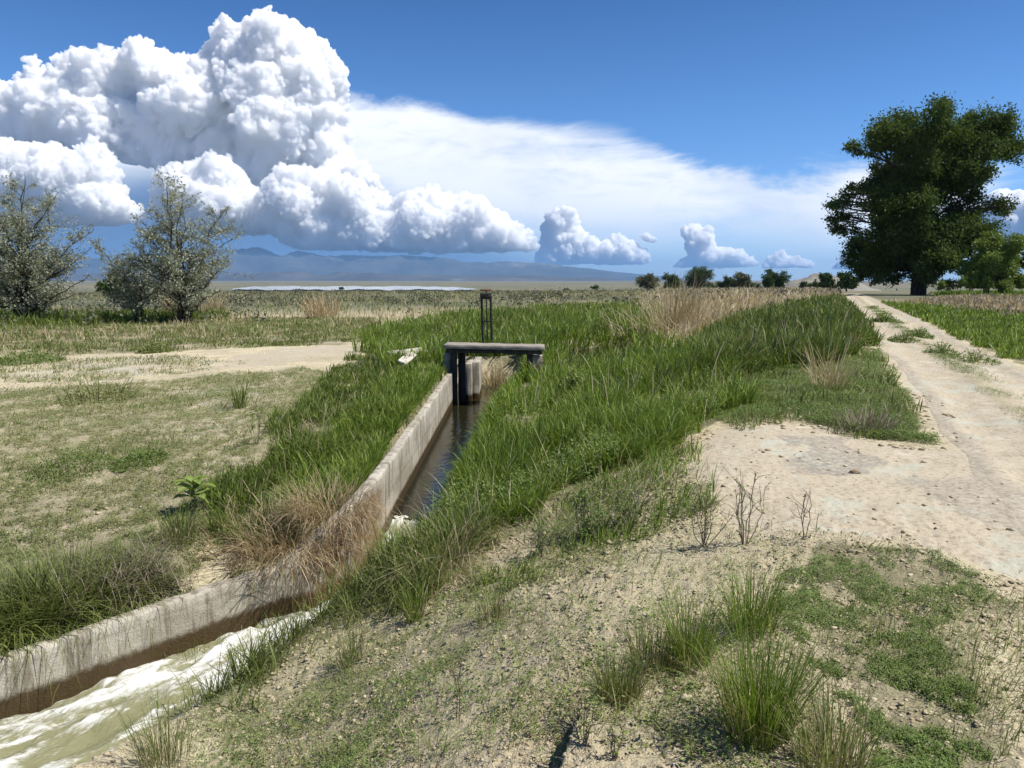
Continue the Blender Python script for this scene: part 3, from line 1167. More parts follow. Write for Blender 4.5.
def tree(name, label, cat, base, lobes, Y, leaf, n_leaf, mat, bark, trunk_r, group=None, feather=False, dens=1.0, squash=.9, sub=9, aspect=.6, stems=1,
         fork=.3, depth=None, spread=.55, twig_r=None):
    """lobes: (u, v, radius) in picture units at distance Y, each given its own place in depth"""
    base = np.asarray(base, float)
    root = empty(name, base)
    tag(root, label, cat, group)
    tb, cb = MB(), MB()
    k = Y / F
    C, R = [], []
    for (u, v, r) in lobes:
        c = at_depth(u, v, Y)
        rr = r * k
        C.append(c); R.append(rr)
    C = np.array(C); R = np.array(R)
    half = (C[:, 0].max() - C[:, 0].min()) / 2 if depth is None else depth
    mid = base[0]
    room = np.sqrt(np.maximum(0, 1 - ((C[:, 0] - C[:, 0].mean()) / (half + R.mean() + 1e-6)) ** 2)) * half
    C[:, 1] = base[1] + rng.uniform(-1, 1, len(C)) * room * spread
    H = (C[:, 2] + R).max() - base[2]
    # trunk, forking into limbs
    top = base + np.array([(C[:, 0].mean() - base[0]) * .5, 0, H * .62])
    tp = limb(tb, base - np.array([0, 0, .2]), top, trunk_r, trunk_r * .4, 10, .05, sides=9)
    tw = twig_r or trunk_r * .06
    extra = [limb(tb, base + np.append(rng.normal(0, trunk_r * 1.2, 2), -.1), base + np.array([rng.normal(0, H * .16), rng.normal(0, H * .16), H * rng.uniform(.5, .75)]), trunk_r * .75, trunk_r * .25, 9, .07)
             for _ in range(stems - 1)]
    tps = np.concatenate([tp] + extra)
    w = R ** 2
    for i in range(len(C)):
        c, r = C[i], R[i]
        cand = tps[(tps[:, 2] < c[2] - .05 * H) & (tps[:, 2] > base[2] + H * fork * .5)]
        if len(cand) == 0:
            cand = tps[2:3]
        st = cand[np.argmin(np.linalg.norm(cand - c, axis=1) - .25 * (cand[:, 2] - base[2]))]
        lb = limb(tb, st, c, trunk_r * .26 * (r / R.max()) ** .5 + tw, tw * 1.6, 7, .1, .06)
        tone = rng.normal(0, .12)
        n = max(30, int(n_leaf * w[i] / w.sum()))
        tips = []
        for j in range(sub):
            e = rng.normal(size=3); e /= np.linalg.norm(e)
            if feather:
                e = e * rng.uniform(.6, 1.65) * np.array([1, 1, .9]) + np.array([0, 0, .35])
                e = c + e * r
            else:
                e = c + e * r * rng.uniform(.6, 1.0) * np.array([1, 1, squash])
            if e[2] < base[2] + .15: e[2] = base[2] + .15
            s = lb[rng.integers(3, 7)]
            pp = limb(tb, s, e, tw * 1.3, tw * .5, 5, .14, .05, 4)
            tips.append(pp)
        tips = np.array(tips)
        # leaf clumps gathered on the twigs, thicker to the outside
        ti = rng.integers(0, sub, n)
        tt = np.clip(rng.beta(1.6, 1.2, n) if feather else rng.beta(2.2, 1.2, n), 0, 1) * 4
        i0 = np.minimum(tt.astype(int), 3)
        f = (tt - i0)[:, None]
        P = tips[ti, i0] * (1 - f) + tips[ti, i0 + 1] * f
        sp_ = (.05 + .10 * rng.random((n, 1))) if feather else (.13 + .15 * rng.random((n, 1)))
        P = P + np.clip(rng.normal(size=(n, 3)), -1.7, 1.7) * r * sp_ * np.array([1, 1, .8])
        P[:, 2] = np.maximum(P[:, 2], base[2] + .05)
        cl = rng.normal(0, .10, sub)
        cb.leaves(P, leaf * rng.uniform(.6, 1.3, n), aspect, np.clip(.5 + tone + cl[ti] + rng.normal(0, .17, n), 0, 1))
    tb.build('trunk', bark, root, smooth=True)
    cb.build('crown', mat, root)
    return root


def ground_at(u, Y, dz=0.0):
    r = ray(u, 300)
    x = r[0] / r[1] * Y
    return np.array([x, Y, height(np.array([x]), np.array([Y]), False)[0] + dz])


BIG = [(917, 114, 20), (894, 127, 19), (866, 134, 17), (855, 145, 10), (935, 122, 21), (978, 122, 19), (1000, 128, 18), (1014, 148, 17), (997, 153, 18), (972, 147, 23),
       (943, 147, 25), (915, 150, 25), (886, 146, 17), (900, 180, 21), (929, 176, 25), (957, 182, 20), (857, 204, 14), (838, 203, 10), (829, 208, 6), (843, 192, 8),
       (872, 206, 19), (895, 212, 23), (852, 225, 13), (876, 234, 22), (909, 233, 27), (943, 219, 26), (970, 214, 17), (992, 209, 11), (1006, 211, 7), (986, 230, 17),
       (866, 256, 18), (886, 260, 20), (915, 259, 26), (943, 256, 22), (868, 273, 11), (893, 274, 14), (932, 272, 16), (958, 250, 18), (850, 240, 9), (985, 172, 6), (888, 166, 13), (915, 166, 20), (950, 166, 20), (978, 180, 13), (930, 200, 26), (905, 195, 20), (955, 235, 24), (925, 240, 26), (1002, 140, 15), (988, 138, 15), (862, 246, 14), (872, 264, 15), (846, 215, 10), (858, 192, 9), (878, 186, 10), (872, 150, 9), (905, 105, 8), (928, 106, 7), (962, 108, 9), (984, 106, 8), (1018, 122, 9), (860, 268, 9), (870, 279, 9), (886, 281, 9), (905, 281, 9), (941, 280, 11), (900, 245, 22), (880, 222, 14), (930, 268, 18), (958, 192, 15), (974, 200, 12), (898, 172, 14), (885, 180, 8), (925, 188, 20), (862, 150, 8), (1008, 132, 14), (990, 118, 10)]
for i in range(len(BIG)):
    for j in range(i):
        (u1, v1, r1), (u2, v2, r2) = BIG[i], BIG[j]
        if 14 < math.hypot(u1 - u2, v1 - v2) < 34 and r1 + r2 > 28 and rng.random() < .28:
            BIG.append(((u1 + u2) / 2 + rng.normal(0, 3), (v1 + v2) / 2 + rng.normal(0, 3), .32 * (r1 + r2)))
BIG = [(u, max(v, r + 104), r) for u, v, r in BIG]
YB = 82.0
bb = ground_at(918, YB)
tree('cottonwood_tree', 'huge dark green cottonwood tree with a thick trunk beside the dirt road', 'tree', bb, BIG, YB, .27, 210000, M['cotton'], M['bark'], .8, sub=16, fork=.35, stems=1, twig_r=.035)
tree('willow_tree', 'bright green bushy tree before the right side of the big cottonwood', 'tree', ground_at(985, 75),
     [(985, 244, 15), (1000, 250, 15), (975, 262, 15), (995, 269, 17), (962, 280, 9), (1008, 277, 11), (972, 283, 8), (952, 284, 6), (985, 281, 10), (1018, 262, 12), (1022, 280, 12), (1000, 285, 9), (940, 286, 6), (965, 268, 10)], 75, .2, 60000, M['bright_leaf'], M['bark'], .3, sub=10, twig_r=.03)
tree('roadside_tree', 'dark green tree cut off by the right edge of the photo, past the bright tree', 'tree', ground_at(1036, 105),
     [(1024, 262, 14), (1036, 248, 18), (1016, 282, 8), (1050, 265, 20), (1036, 280, 12), (1015, 250, 7)], 105, .3, 18000, M['cotton'], M['bark'], .35, sub=9)

OL = dict(leaf=.15, mat=M['olive'], bark=M['bark_thin'], aspect=.42, group='silvery olive trees on the left')
YO = 41.0


def olive(label, u0, tips, n, r, Y=YO, leaf=.15):
    """several rising stems, each feathered with side branches and twigs from low down to the tip"""
    base = ground_at(u0, Y)
    root = empty('olive_tree', base)
    tag(root, label, 'tree', 'silvery olive trees on the left')
    tb, cb = MB(), MB()
    k = Y / F
    segs, wts = [], []
    for (u, v) in tips:
        tip = at_depth(u, v, Y)
        tip[1] += rng.uniform(-1, 1) * 1.6
        L = np.linalg.norm(tip - base)
        t = np.linspace(0, 1, 12)[:, None]
        out = (tip - base) * np.array([1, 1, 0])
        P = base + np.array([rng.normal(0, .15), rng.normal(0, .15), -.1]) + (tip - base) * t - out * .22 * np.sin(np.pi * t) + rng.normal(size=(12, 3)) * .03 * L * np.sin(np.pi * t)
        tb.tube(P, r * (1 - .85 * t[:, 0]), 6)
        nb = int(9 + L * 2.6)
        for b in range(nb):
            f = rng.uniform(.16, .97)
            s = P[min(int(f * 11), 10)] + (P[min(int(f * 11), 10) + 1] - P[min(int(f * 11), 10)]) * (f * 11 % 1)
            a = rng.uniform(0, 2 * math.pi)
            up = rng.uniform(.25, 1.0)
            bl = L * (.34 * (1 - f) + .09) * rng.uniform(.6, 1.15)
            d = np.array([math.cos(a), math.sin(a), up]); d /= np.linalg.norm(d)
            e = s + d * bl
            if e[2] < base[2] + .2: e[2] = base[2] + .2
            Q = limb(tb, s, e, r * .22 * (1.1 - f) + .008, .006, 6, .12, .06, 4)
            for w in range(5):
                s2 = Q[rng.integers(1, 6)]
                e2 = s2 + (d + rng.normal(0, .55, 3) + np.array([0, 0, .25])) * bl * rng.uniform(.2, .42)
                segs.append((s2, e2)); wts.append(np.linalg.norm(e2 - s2))
                tb.tube(np.array([s2, (s2 + e2) / 2 + rng.normal(0, .02, 3), e2]), [.007, .006, .004], 4)
            segs.append((Q[2], Q[5])); wts.append(bl * .7)
    wts = np.array(wts) / np.sum(wts)
    S = np.array([q[0] for q in segs]); E = np.array([q[1] for q in segs])
    i = rng.choice(len(segs), n, p=wts)
    f = rng.uniform(.1, 1.05, (n, 1))
    P = S[i] + (E[i] - S[i]) * f + np.clip(rng.normal(size=(n, 3)), -1.6, 1.6) * .085
    P[:, 2] = np.maximum(P[:, 2], base[2] + .05)
    tone = rng.normal(0, .13, len(segs))
    cb.leaves(P, leaf * rng.uniform(.6, 1.3, n), .38, np.clip(.52 + tone[i] + rng.normal(0, .17, n), 0, 1))
    tb.build('trunk', M['bark_thin'], root, smooth=True)
    cb.build('crown', M['olive'], root)


olive('large silvery olive tree with several bare stems, at the left edge', 20,
      [(33, 172), (5, 178), (60, 203), (90, 247), (-25, 195), (80, 226), (46, 188), (-45, 240), (97, 278), (18, 185), (-60, 280), (70, 292), (15, 215)], 25000, .085)
olive('small thin silvery olive tree, lowest of the three on the left', 136, [(130, 229), (112, 243), (150, 246), (118, 268), (160, 276), (104, 258), (140, 250)], 6500, .045)
olive('upright silvery olive tree with a pointed airy crown, rightmost of the three', 181,
      [(166, 187), (182, 184), (198, 194), (212, 205), (236, 226), (234, 262), (154, 220), (150, 252), (224, 288), (158, 286), (190, 205), (205, 235)], 15500, .065)
tree('round_shrub', 'low dark green round shrub behind the small olive tree', 'shrub', ground_at(113, 62), [(106, 284, 10), (118, 282, 11), (112, 290, 10), (124, 290, 8)], 62, .2, 5000, M['hedge'], M['bark_thin'], .08, sub=7)

FAR = [(648, 282, 8, 230, 'hedge_grey', 'small greyish green tree, leftmost of the far row'), (673, 283, 8, 235, 'hedge', 'small dark tree second from the left in the far row'),
       (697, 278, 11, 225, 'hedge', 'tallest dark green tree in the middle of the far row'), (727, 283, 7, 240, 'hedge', 'low dark bush right of the tallest tree in the far row'),
       (742, 281, 9, 228, 'hedge_grey', 'pale grey green tree with bare twigs in the far row'), (772, 280, 10, 215, 'hedge', 'round dark olive green tree standing apart, right end of the far row'),
       (828, 281, 7, 180, 'hedge', 'small dark bush left of the cottonwood, before the pale hill'), (846, 280, 8, 150, 'hedge', 'dark green bush close to the left foot of the cottonwood')]
for (u, v, r, Y, mt, lab) in FAR:
    r = r * 1.15
    lob = [(u + rng.uniform(-.9, .9) * r, v + rng.uniform(-.55, .45) * r, r * rng.uniform(.45, .75)) for _ in range(6)] + [(u, v - r * .3, r * .7), (u - r * .4, v + r * .4, r * .6), (u + r * .5, v + r * .4, r * .6)] + [(u + k_ * r * .5, 285.5, r * .45) for k_ in (-1.4, -.5, .5, 1.4)]
    tree('distant_tree', lab, 'tree', ground_at(u, Y), lob, Y, .42, 6500, M[mt], M['bark_thin'], .2, 'far row of trees on the plain', sub=6, twig_r=.05)
for (u, v, r, Y, lab) in ((595, 287, 3.6, 260, 'lone dark bush on the plain right of the sluice frame'), (341, 288, 2.3, 420, 'tiny dark bush by the near shore of the lake'), (566, 290, 2.4, 250, 'tiny bush just left of the lone dark bush'), (712, 285.5, 5, 236, 'low dark bush filling the gap right of the tallest far tree'), (756, 286, 4.5, 222, 'low dark bush between the pale tree and the round tree'), (803, 284.5, 4, 200, 'low bush in front of the left side of the pale hill'), (814, 284, 5, 186, 'dark bush in front of the middle of the pale hill')):
    tree('distant_bush', lab, 'bush', ground_at(u, Y), [(u, v, r), (u - r * .6, v + r * .3, r * .7), (u + r * .7, v + r * .3, r * .7)], Y, .45, 500, M['hedge'], M['bark_thin'], .1, 'bushes scattered on the plain', sub=5, twig_r=.03)

# sagebrush covering the plain: one mass
mb = MB()
n = 5200
x, y = sample(n, 42, 700, -42, 20, 1.25)
k = (np.abs(x - path_x(y)) > 4) & (perlin2(x, y, 25, 41) + rng.normal(0, .3, n) > -.25)
x, y = x[k], y[k]
z = height(x, y, False)
sz = rng.uniform(.35, .8, len(x))
for j in range(30):
    e = rng.normal(size=(len(x), 3)) * np.array([.5, .5, .3])
    P = np.stack([x, y, z + sz * .45], 1) + e * sz[:, None]
    P[:, 2] = np.maximum(P[:, 2], z + .02)
    mb.leaves(P, sz * .3, .8, np.clip(.45 + perlin2(x, y, 14, 43) * .4 + rng.normal(0, .12, len(x)), 0, 1))
tag(mb.build('sagebrush', M['sage']), kind='stuff')


# ================================================================== GRASS
def ground_pts(x, y):
    return np.stack([x, y, height(x, y) - .01], 1)


def grass_region(name, mat, R, n, h, lean=.28, curl=.5, wmin=.005, wob=.32, tint=.5, seed=50, patch=.3, d1=300, tspread=.26, px=.95):
    x, y = poly_sample(R, n, wob, seed, d1)
    k = above_water(x, y) & (road_mask(x, y) < .5)
    x, y = x[k], y[k]
    if len(x) == 0:
        return None
    d = np.hypot(x, y)
    pn = perlin2(x, y, 1.1, seed + 7) + .6 * perlin2(x, y, .4, seed + 8)
    keep = rng.random(len(x)) < np.clip(.75 + pn * patch * 2.2, .04, 1)
    x, y, d, pn = x[keep], y[keep], d[keep], pn[keep]
    n = len(x)
    hh = h * np.clip(rng.normal(1, .28, n), .3, 1.8) * np.clip(1 + pn * .5, .45, 1.6)
    w = np.maximum(wmin, px * d / F) * rng.uniform(.7, 1.3, n)
    mb = MB()
    tn = perlin2(x, y, 2.0, seed + 9)
    az = rng.uniform(0, 2 * math.pi, n)
    wind = rng.random(n) < .35
    az = np.where(wind, rng.normal(.4, .5, n), az)
    mb.blades(ground_pts(x, y), hh, w, az, np.abs(rng.normal(0, lean, n)), rng.gamma(2, curl / 2, n), np.clip(tint + tn * .28 + rng.normal(0, tspread, n), 0, 1))
    o = mb.build(name, mat)
    tag(o, kind='stuff')
    return o


grass_region('bank_grass', M['grass'], R_G1, 62000, .27, .24, .45, seed=100, patch=.55)
grass_region('bank_grass', M['sedge'], R_G1LOW, 12500, .28, .3, .5, seed=110, patch=.8, wmin=.004)
grass_region('bank_grass', M['grass'], R_WEED, 3400, .14, .35, .5, seed=105, patch=1.1)
grass_region('seed_stalks', M['straw'], R_WEED, 700, .2, .6, .5, seed=106, patch=.8, tint=.5, px=.5)
grass_region('berm_grass', M['grass_dark'], R_BERM, 60000, .36, .25, .45, seed=120)
grass_region('berm_grass', M['sedge'], R_MAT, 6000, .13, .4, .6, seed=125, patch=.5)
grass_region('meadow_grass', M['grass'], R_BACK, 60000, .38, .22, .4, seed=130)
grass_region('field_grass', M['grass_dark'], R_LEFTG, 42000, .17, .3, .5, seed=140, patch=.65, tint=.6)
grass_region('verge_grass', M['grass'], R_ROADR, 42000, .22, .25, .5, seed=150)
grass_region('dry_grass', M['straw'], R_DRYR, 20000, .28, .3, .5, seed=160, tint=.4)
grass_region('dry_grass', M['dead_twig'], R_DRYR, 14000, .22, .3, .5, seed=162, tint=.8)
grass_region('field_grass', M['grass'], R_FIELD, 16000, .35, .2, .3, seed=170)
grass_region('dry_grass', M['straw'], R_DRYB, 26000, .55, .3, .6, seed=180, tint=.55)
grass_region('field_grass', M['sedge'], R_MIDL, 46000, .13, .35, .5, seed=190, patch=.8, px=.7)
grass_region('dry_grass', M['straw'], R_MIDL, 3500, .22, .3, .5, seed=195, patch=1.1, tint=.5, px=.45)
grass_region('field_grass', M['grass_dark'], R_UNDER, 14000, .45, .25, .4, seed=197, patch=.3)
grass_region('seed_stalks', M['straw'], R_G1, 700, .42, .25, .35, seed=101, patch=.8, tint=.6, px=.6)
grass_region('seed_stalks', M['straw'], R_BACK, 1500, .45, .25, .4, seed=102, patch=.8, tint=.55, px=.6)
grass_region('seed_stalks', M['straw'], R_BERM, 1200, .45, .25, .35, seed=103, patch=.8, tint=.55, px=.6)
grass_region('seed_stalks', M['straw'], R_LEFTG, 900, .26, .5, .5, seed=104, patch=.8, tint=.5, px=.6)
grass_region('field_grass', M['grass_dark'], R_STREAK, 6000, .09, .45, .6, seed=198, patch=1.6, px=.45)
grass_region('field_grass', M['sedge'], R_FOREL, 15000, .10, .5, .7, seed=200, patch=.9, wmin=.004, px=.6)
grass_region('slope_grass', M['sedge'], R_SLOPE, 2600, .11, .4, .5, seed=210, patch=.9, wmin=.003, px=.6)
grass_region('slope_grass', M['sedge'], R_MATBR, 3000, .10, .5, .6, seed=215, patch=.5, wmin=.003, px=.6)
# grass growing right up to the back of the wall
n = 21000
yy = rng.uniform(7.0, 16.2, n) ** 1.0
ss = .128 + .8 * rng.random(n) ** 2.2
xx = np.interp(yy, EDGE[:, 1], EDGE[:, 0]) - ss
kp = perlin2(xx, yy, .6, 141) + rng.normal(0, .2, n) > -.25
xx, yy = xx[kp], yy[kp]
n = len(xx)
mb = MB()
mb.blades(ground_pts(xx, yy), .22 * rng.uniform(.5, 1.5, n), np.maximum(.005, .85 * yy / F), rng.uniform(0, 6.28, n), np.abs(rng.normal(0, .32, n)), rng.gamma(2, .25, n), np.clip(.55 + perlin2(xx, yy, 1, 143) * .3 + rng.normal(0, .24, n), 0, 1))
tag(mb.build('field_grass', M['grass']), kind='stuff')
# grass leaning out over the right-hand water edge
n = 12000
yy = rng.uniform(7.4, 20, n)
ww = np.interp(yy, EDGE[:, 1], EDGE[:, 3])
xx = np.interp(yy, EDGE[:, 1], EDGE[:, 0]) + ww + .04 + .5 * rng.random(n) ** 1.5
kp = (perlin2(xx, yy, .7, 151) + rng.normal(0, .2, n) > -.3)
xx, yy = xx[kp], yy[kp]
n = len(xx)
mb = MB()
mb.blades(ground_pts(xx, yy), .22 * rng.uniform(.5, 1.5, n), np.maximum(.005, .85 * yy / F), rng.normal(3.4, 1.1, n), np.abs(rng.normal(0, .4, n)), rng.gamma(2, .3, n), np.clip(.45 + perlin2(xx, yy, 1, 153) * .3 + rng.normal(0, .26, n), 0, 1))
tag(mb.build('bank_grass', M['grass']), kind='stuff')
n = 5000
xx, yy = rng.uniform(-1.6, 1.2, n), rng.uniform(19.4, 21.2, n)
mb = MB()
mb.blades(ground_pts(xx, yy), .3 * rng.uniform(.5, 1.4, n), np.full(n, .022), rng.uniform(0, 6.28, n), np.abs(rng.normal(0, .35, n)), rng.gamma(2, .3, n), np.clip(.4 + rng.normal(0, .26, n), 0, 1))
tag(mb.build('bank_grass', M['grass_dark']), kind='stuff')
# grasses of the plain beyond, a thinning mixed mass
for (nm, mt, n_, hh, sd, tn) in (('plain_grass', M['sedge'], 26000, .4, 301, .6), ('dry_grass', M['straw'], 20000, .45, 302, .45)):
    x, y = sample(n_, 30, 260, -44, 14, 1.6)
    pn = perlin2(x, y, 9, sd)
    k = (pn > -.1) & (np.abs(x - path_x(y)) > 3.2) & (x < path_x(y)) & above_water(x, y)
    x, y, pn = x[k], y[k], pn[k]
    d = np.hypot(x, y)
    mb = MB()
    mb.blades(ground_pts(x, y), hh * rng.uniform(.6, 1.3, len(x)), np.maximum(.01, .6 * d / F), rng.uniform(0, 6.28, len(x)), np.abs(rng.normal(0, .25, len(x))), rng.gamma(2, .2, len(x)), np.clip(tn + rng.normal(0, .2, len(x)), 0, 1))
    tag(mb.build(nm, mt), kind='stuff')


# leafy ground cover
def cover(name, mat, R, n, size, seed, hmax=.05, thr=0.0, tint=.5, scale=.5, cl=6):
    x, y = poly_sample(R, n, .2, seed)
    pn = perlin2(x, y, scale, seed + 3) + .5 * perlin2(x, y, scale * .35, seed + 4)
    k = above_water(x, y) & (road_mask(x, y) < .4) & (pn + rng.normal(0, .12, len(x)) > thr)
    x, y, pn = x[k], y[k], pn[k]
    d = np.hypot(x, y)
    s = np.maximum(size, 1.0 * d / F)
    mb = MB()
    z = height(x, y)
    for j in range(cl):
        a = rng.uniform(0, 6.28, len(x)); rr = np.abs(rng.normal(0, 1, len(x))) * s * 1.3
        P = np.stack([x + rr * np.cos(a), y + rr * np.sin(a), z + rng.uniform(.0, 1, len(x)) ** 1.5 * hmax * np.clip(.6 + pn, .3, 1.6)], 1)
        mb.leaves(P, s * rng.uniform(.6, 1.4, len(x)), .5, np.clip(tint + pn * .25 + rng.normal(0, .18, len(x)), 0, 1), .5)
    tag(mb.build(name, mat), kind='stuff')


cover('leafy_ground_cover', M['mat_leaf'], R_MAT, 26000, .018, 401, .10, -.5)
cover('leafy_ground_cover', M['mat_leaf'], R_MATBR, 16000, .010, 402, .035, -.1, .5, .22)
cover('leafy_ground_cover', M['dry_leaf'], R_FOREL, 85000, .017, 403, .06, -.12, .45, .17)
cover('leafy_ground_cover', M['dry_leaf'], R_SLOPE, 12000, .008, 404, .02, .0, .5, .4)
cover('leafy_ground_cover', M['mat_leaf'], R_SLOPE, 6000, .009, 405, .03, .28, .5, .35)
cover('leafy_ground_cover', M['mat_leaf'], R_FOREL, 26000, .015, 407, .06, .16, .45, .8)
cover('leafy_ground_cover', M['mat_leaf'], R_SLOPEL, 9000, .010, 408, .04, -.05, .5, .5)
cover('leafy_ground_cover', M['dry_leaf'], R_SLOPEL, 9000, .009, 409, .03, -.1, .5, .4)
cover('leafy_ground_cover', M['mat_leaf'], R_WEED, 3600, .016, 421, .09, .15, .5, .6)
cover('leafy_ground_cover', M['dry_leaf'], R_WEED, 5000, .014, 422, .05, -.1, .5, .4)
cover('slope_weeds', M['mat_leaf'], R_SLOPE, 1000, .016, 423, .10, .05, .6, .25, 14)
cover('slope_weeds', M['sedge'], R_SLOPE, 900, .018, 424, .12, .05, .6, .25, 10)
cover('bank_forbs', M['mat_leaf'], R_G1, 7000, .03, 411, .30, .22, .6, .8, 7)
cover('bank_forbs', M['bright_leaf'], R_BACK, 6000, .04, 412, .5, .2, .6, 1.2, 7)
cover('bank_forbs', M['mat_leaf'], R_BERM, 4000, .03, 413, .4, .25, .6, .9, 7)
cover('leafy_ground_cover', M['mat_leaf'], R_MIDL, 9000, .03, 414, .12, .1, .4, 1.6)
cover('leafy_ground_cover', M['dry_leaf'], R_STREAK, 5000, .03, 415, .06, .1, .4, .9)
cover('leafy_ground_cover', M['mat_leaf'], R_LEFTG, 7000, .018, 406, .08, 0)


# scraps of weed along the crown of the road
n = 9000
yy = 6 + 40 * rng.random(n) ** 1.4
xx = path_x(yy) + rng.normal(0, .16, n) * 1.2 + .05
kp = perlin2(xx, yy * .6, .7, 431) + rng.normal(0, .12, n) > .22
xx, yy = xx[kp], yy[kp]
mb = MB()
zz = height(xx, yy)
for j in range(5):
    s_w = np.maximum(.014, .9 * np.hypot(xx, yy) / F)
    a = rng.uniform(0, 6.28, len(xx)); rr = np.abs(rng.normal(0, 1, len(xx))) * s_w
    mb.leaves(np.stack([xx + rr * np.cos(a), yy + rr * np.sin(a), zz + .02 + .05 * rng.random(len(xx)) ** 1.5], 1), s_w * rng.uniform(.6, 1.4, len(xx)), .5, np.clip(.4 + rng.normal(0, .2, len(xx)), 0, 1), .4)
tag(mb.build('track_weeds', M['mat_leaf']), kind='stuff')


# clods and litter in the foreground
def in_any(x, y, regs, wob=.1):
    k = np.zeros(x.shape, bool)
    for R in regs:
        k |= in_poly(x, y, R, wob)
    return k


ico_v, ico_f = [], []
t_ = (1 + 5 ** .5) / 2
ico_v = np.array([(-1, t_, 0), (1, t_, 0), (-1, -t_, 0), (1, -t_, 0), (0, -1, t_), (0, 1, t_), (0, -1, -t_), (0, 1, -t_), (t_, 0, -1), (t_, 0, 1), (-t_, 0, -1), (-t_, 0, 1)]) / 1.9
ico_f = np.array([(0, 11, 5), (0, 5, 1), (0, 1, 7), (0, 7, 10), (0, 10, 11), (1, 5, 9), (5, 11, 4), (11, 10, 2), (10, 7, 6), (7, 1, 8), (3, 9, 4), (3, 4, 2), (3, 2, 6), (3, 6, 8), (3, 8, 9), (4, 9, 5), (2, 4, 11), (6, 2, 10), (8, 6, 7), (9, 8, 1)])
n = 42000
x, y = sample(n, 2.0, 12, -44, 44, 2.6)
k = above_water(x, y) & ((road_mask(x, y) < .5) | ((rng.random(n) < .4) & (np.abs(np.abs(x - path_x(y)) / 1.3 - .42) > .24)))
ap = in_poly(x, y, R_APRON, .1)
k &= ~(ap & (rng.random(n) < .9)) & ~(in_any(x, y, (R_G1, R_MAT, R_LEFTG, R_FOREL)) & (rng.random(n) < .8))
k &= perlin2(x, y, .5, 77) + rng.normal(0, .25, n) > -.1
x, y = x[k], y[k]
d = np.hypot(x, y)
sz = np.minimum(np.maximum(.005, .0019 * d) * rng.lognormal(0, .35, len(x)), .03)
V = ico_v[None] * (1 + rng.normal(0, .3, (len(x), 12, 1))) * (sz[:, None, None] * np.array([1.1, 1, .5]))
ca, sa = np.cos(rng.uniform(0, 6.28, len(x))), None
V = V + np.stack([x, y, height(x, y) + sz * .2], 1)[:, None, :]
mb = MB()
mb.add(V.reshape(-1, 3), ((np.arange(len(x)) * 12)[:, None, None] + ico_f).reshape(-1, 3), np.repeat(np.clip(rng.normal(.72, .2, len(x)), 0, 1), 12))
tag(mb.build('soil_clods', M['clod']), kind='stuff')

n = 20000
x, y = sample(n, 2.0, 13, -44, 44, 2.3)
k = above_water(x, y) & (road_mask(x, y) < .4) & ~(in_poly(x, y, R_APRON, .15) & (rng.random(n) < .93))
k &= perlin2(x, y, .7, 78) + rng.normal(0, .2, n) > .1
x, y = x[k], y[k]
d = np.hypot(x, y)
mb = MB()
P = np.stack([x, y, height(x, y) + .006], 1)
mb.blades(P, rng.uniform(.02, .12, len(x)) * (1 + .05 * d), np.maximum(.0022, .45 * d / F), rng.uniform(0, 6.28, len(x)), rng.normal(1.38, .16, len(x)), rng.normal(.1, .1, len(x)), rng.random(len(x)))
tag(mb.build('plant_litter', M['dead_twig']), kind='stuff')


# ================================================================== SINGLE PLANTS
def tussock(u, v, hpx, n, mat, label, name='grass_tussock', wpx=None, lean=.35, curl=.45, w=.0045, dead=0, base=None, cat='grass tussock', tint=.5, stemfrac=0, dead_mat='straw'):
    P0 = hit(u, v) if base is None else np.asarray(base, float)
    sl = np.hypot(P0[1], CAMZ - P0[2])
    k = sl / F
    h = hpx * k * 1.05
    r = (wpx if wpx else hpx * .45) * k * .5
    root = empty(name, P0)
    tag(root, label, cat, 'tussocks and weeds along the canal bank')

    def clump(nn, hs, mt, pn, ln, tn):
        a = rng.uniform(0, 6.28, nn)
        rr = r * np.sqrt(rng.random(nn)) * .8
        x, y = P0[0] + rr * np.cos(a), P0[1] + rr * np.sin(a)
        mb = MB()
        az = a + rng.normal(0, .7, nn)
        mb.blades(np.stack([x, y, np.minimum(height(x, y), P0[2] + .08) - .01], 1), hs * rng.uniform(.45, 1.1, nn), np.maximum(w, .55 * k) * rng.uniform(.7, 1.3, nn), az,
                  np.abs(rng.normal(0, ln, nn)) * (.4 + rr / (r + 1e-6)), rng.gamma(2, curl / 2, nn), np.clip(tn + rng.normal(0, .22, nn), 0, 1))
        mb.build(pn, mt, root)
    clump(n, h, M[mat], 'green_blades', lean, tint)
    if dead:
        clump(dead, h * .75, M[dead_mat], 'dead_blades', lean * 1.5, .5)
    return root


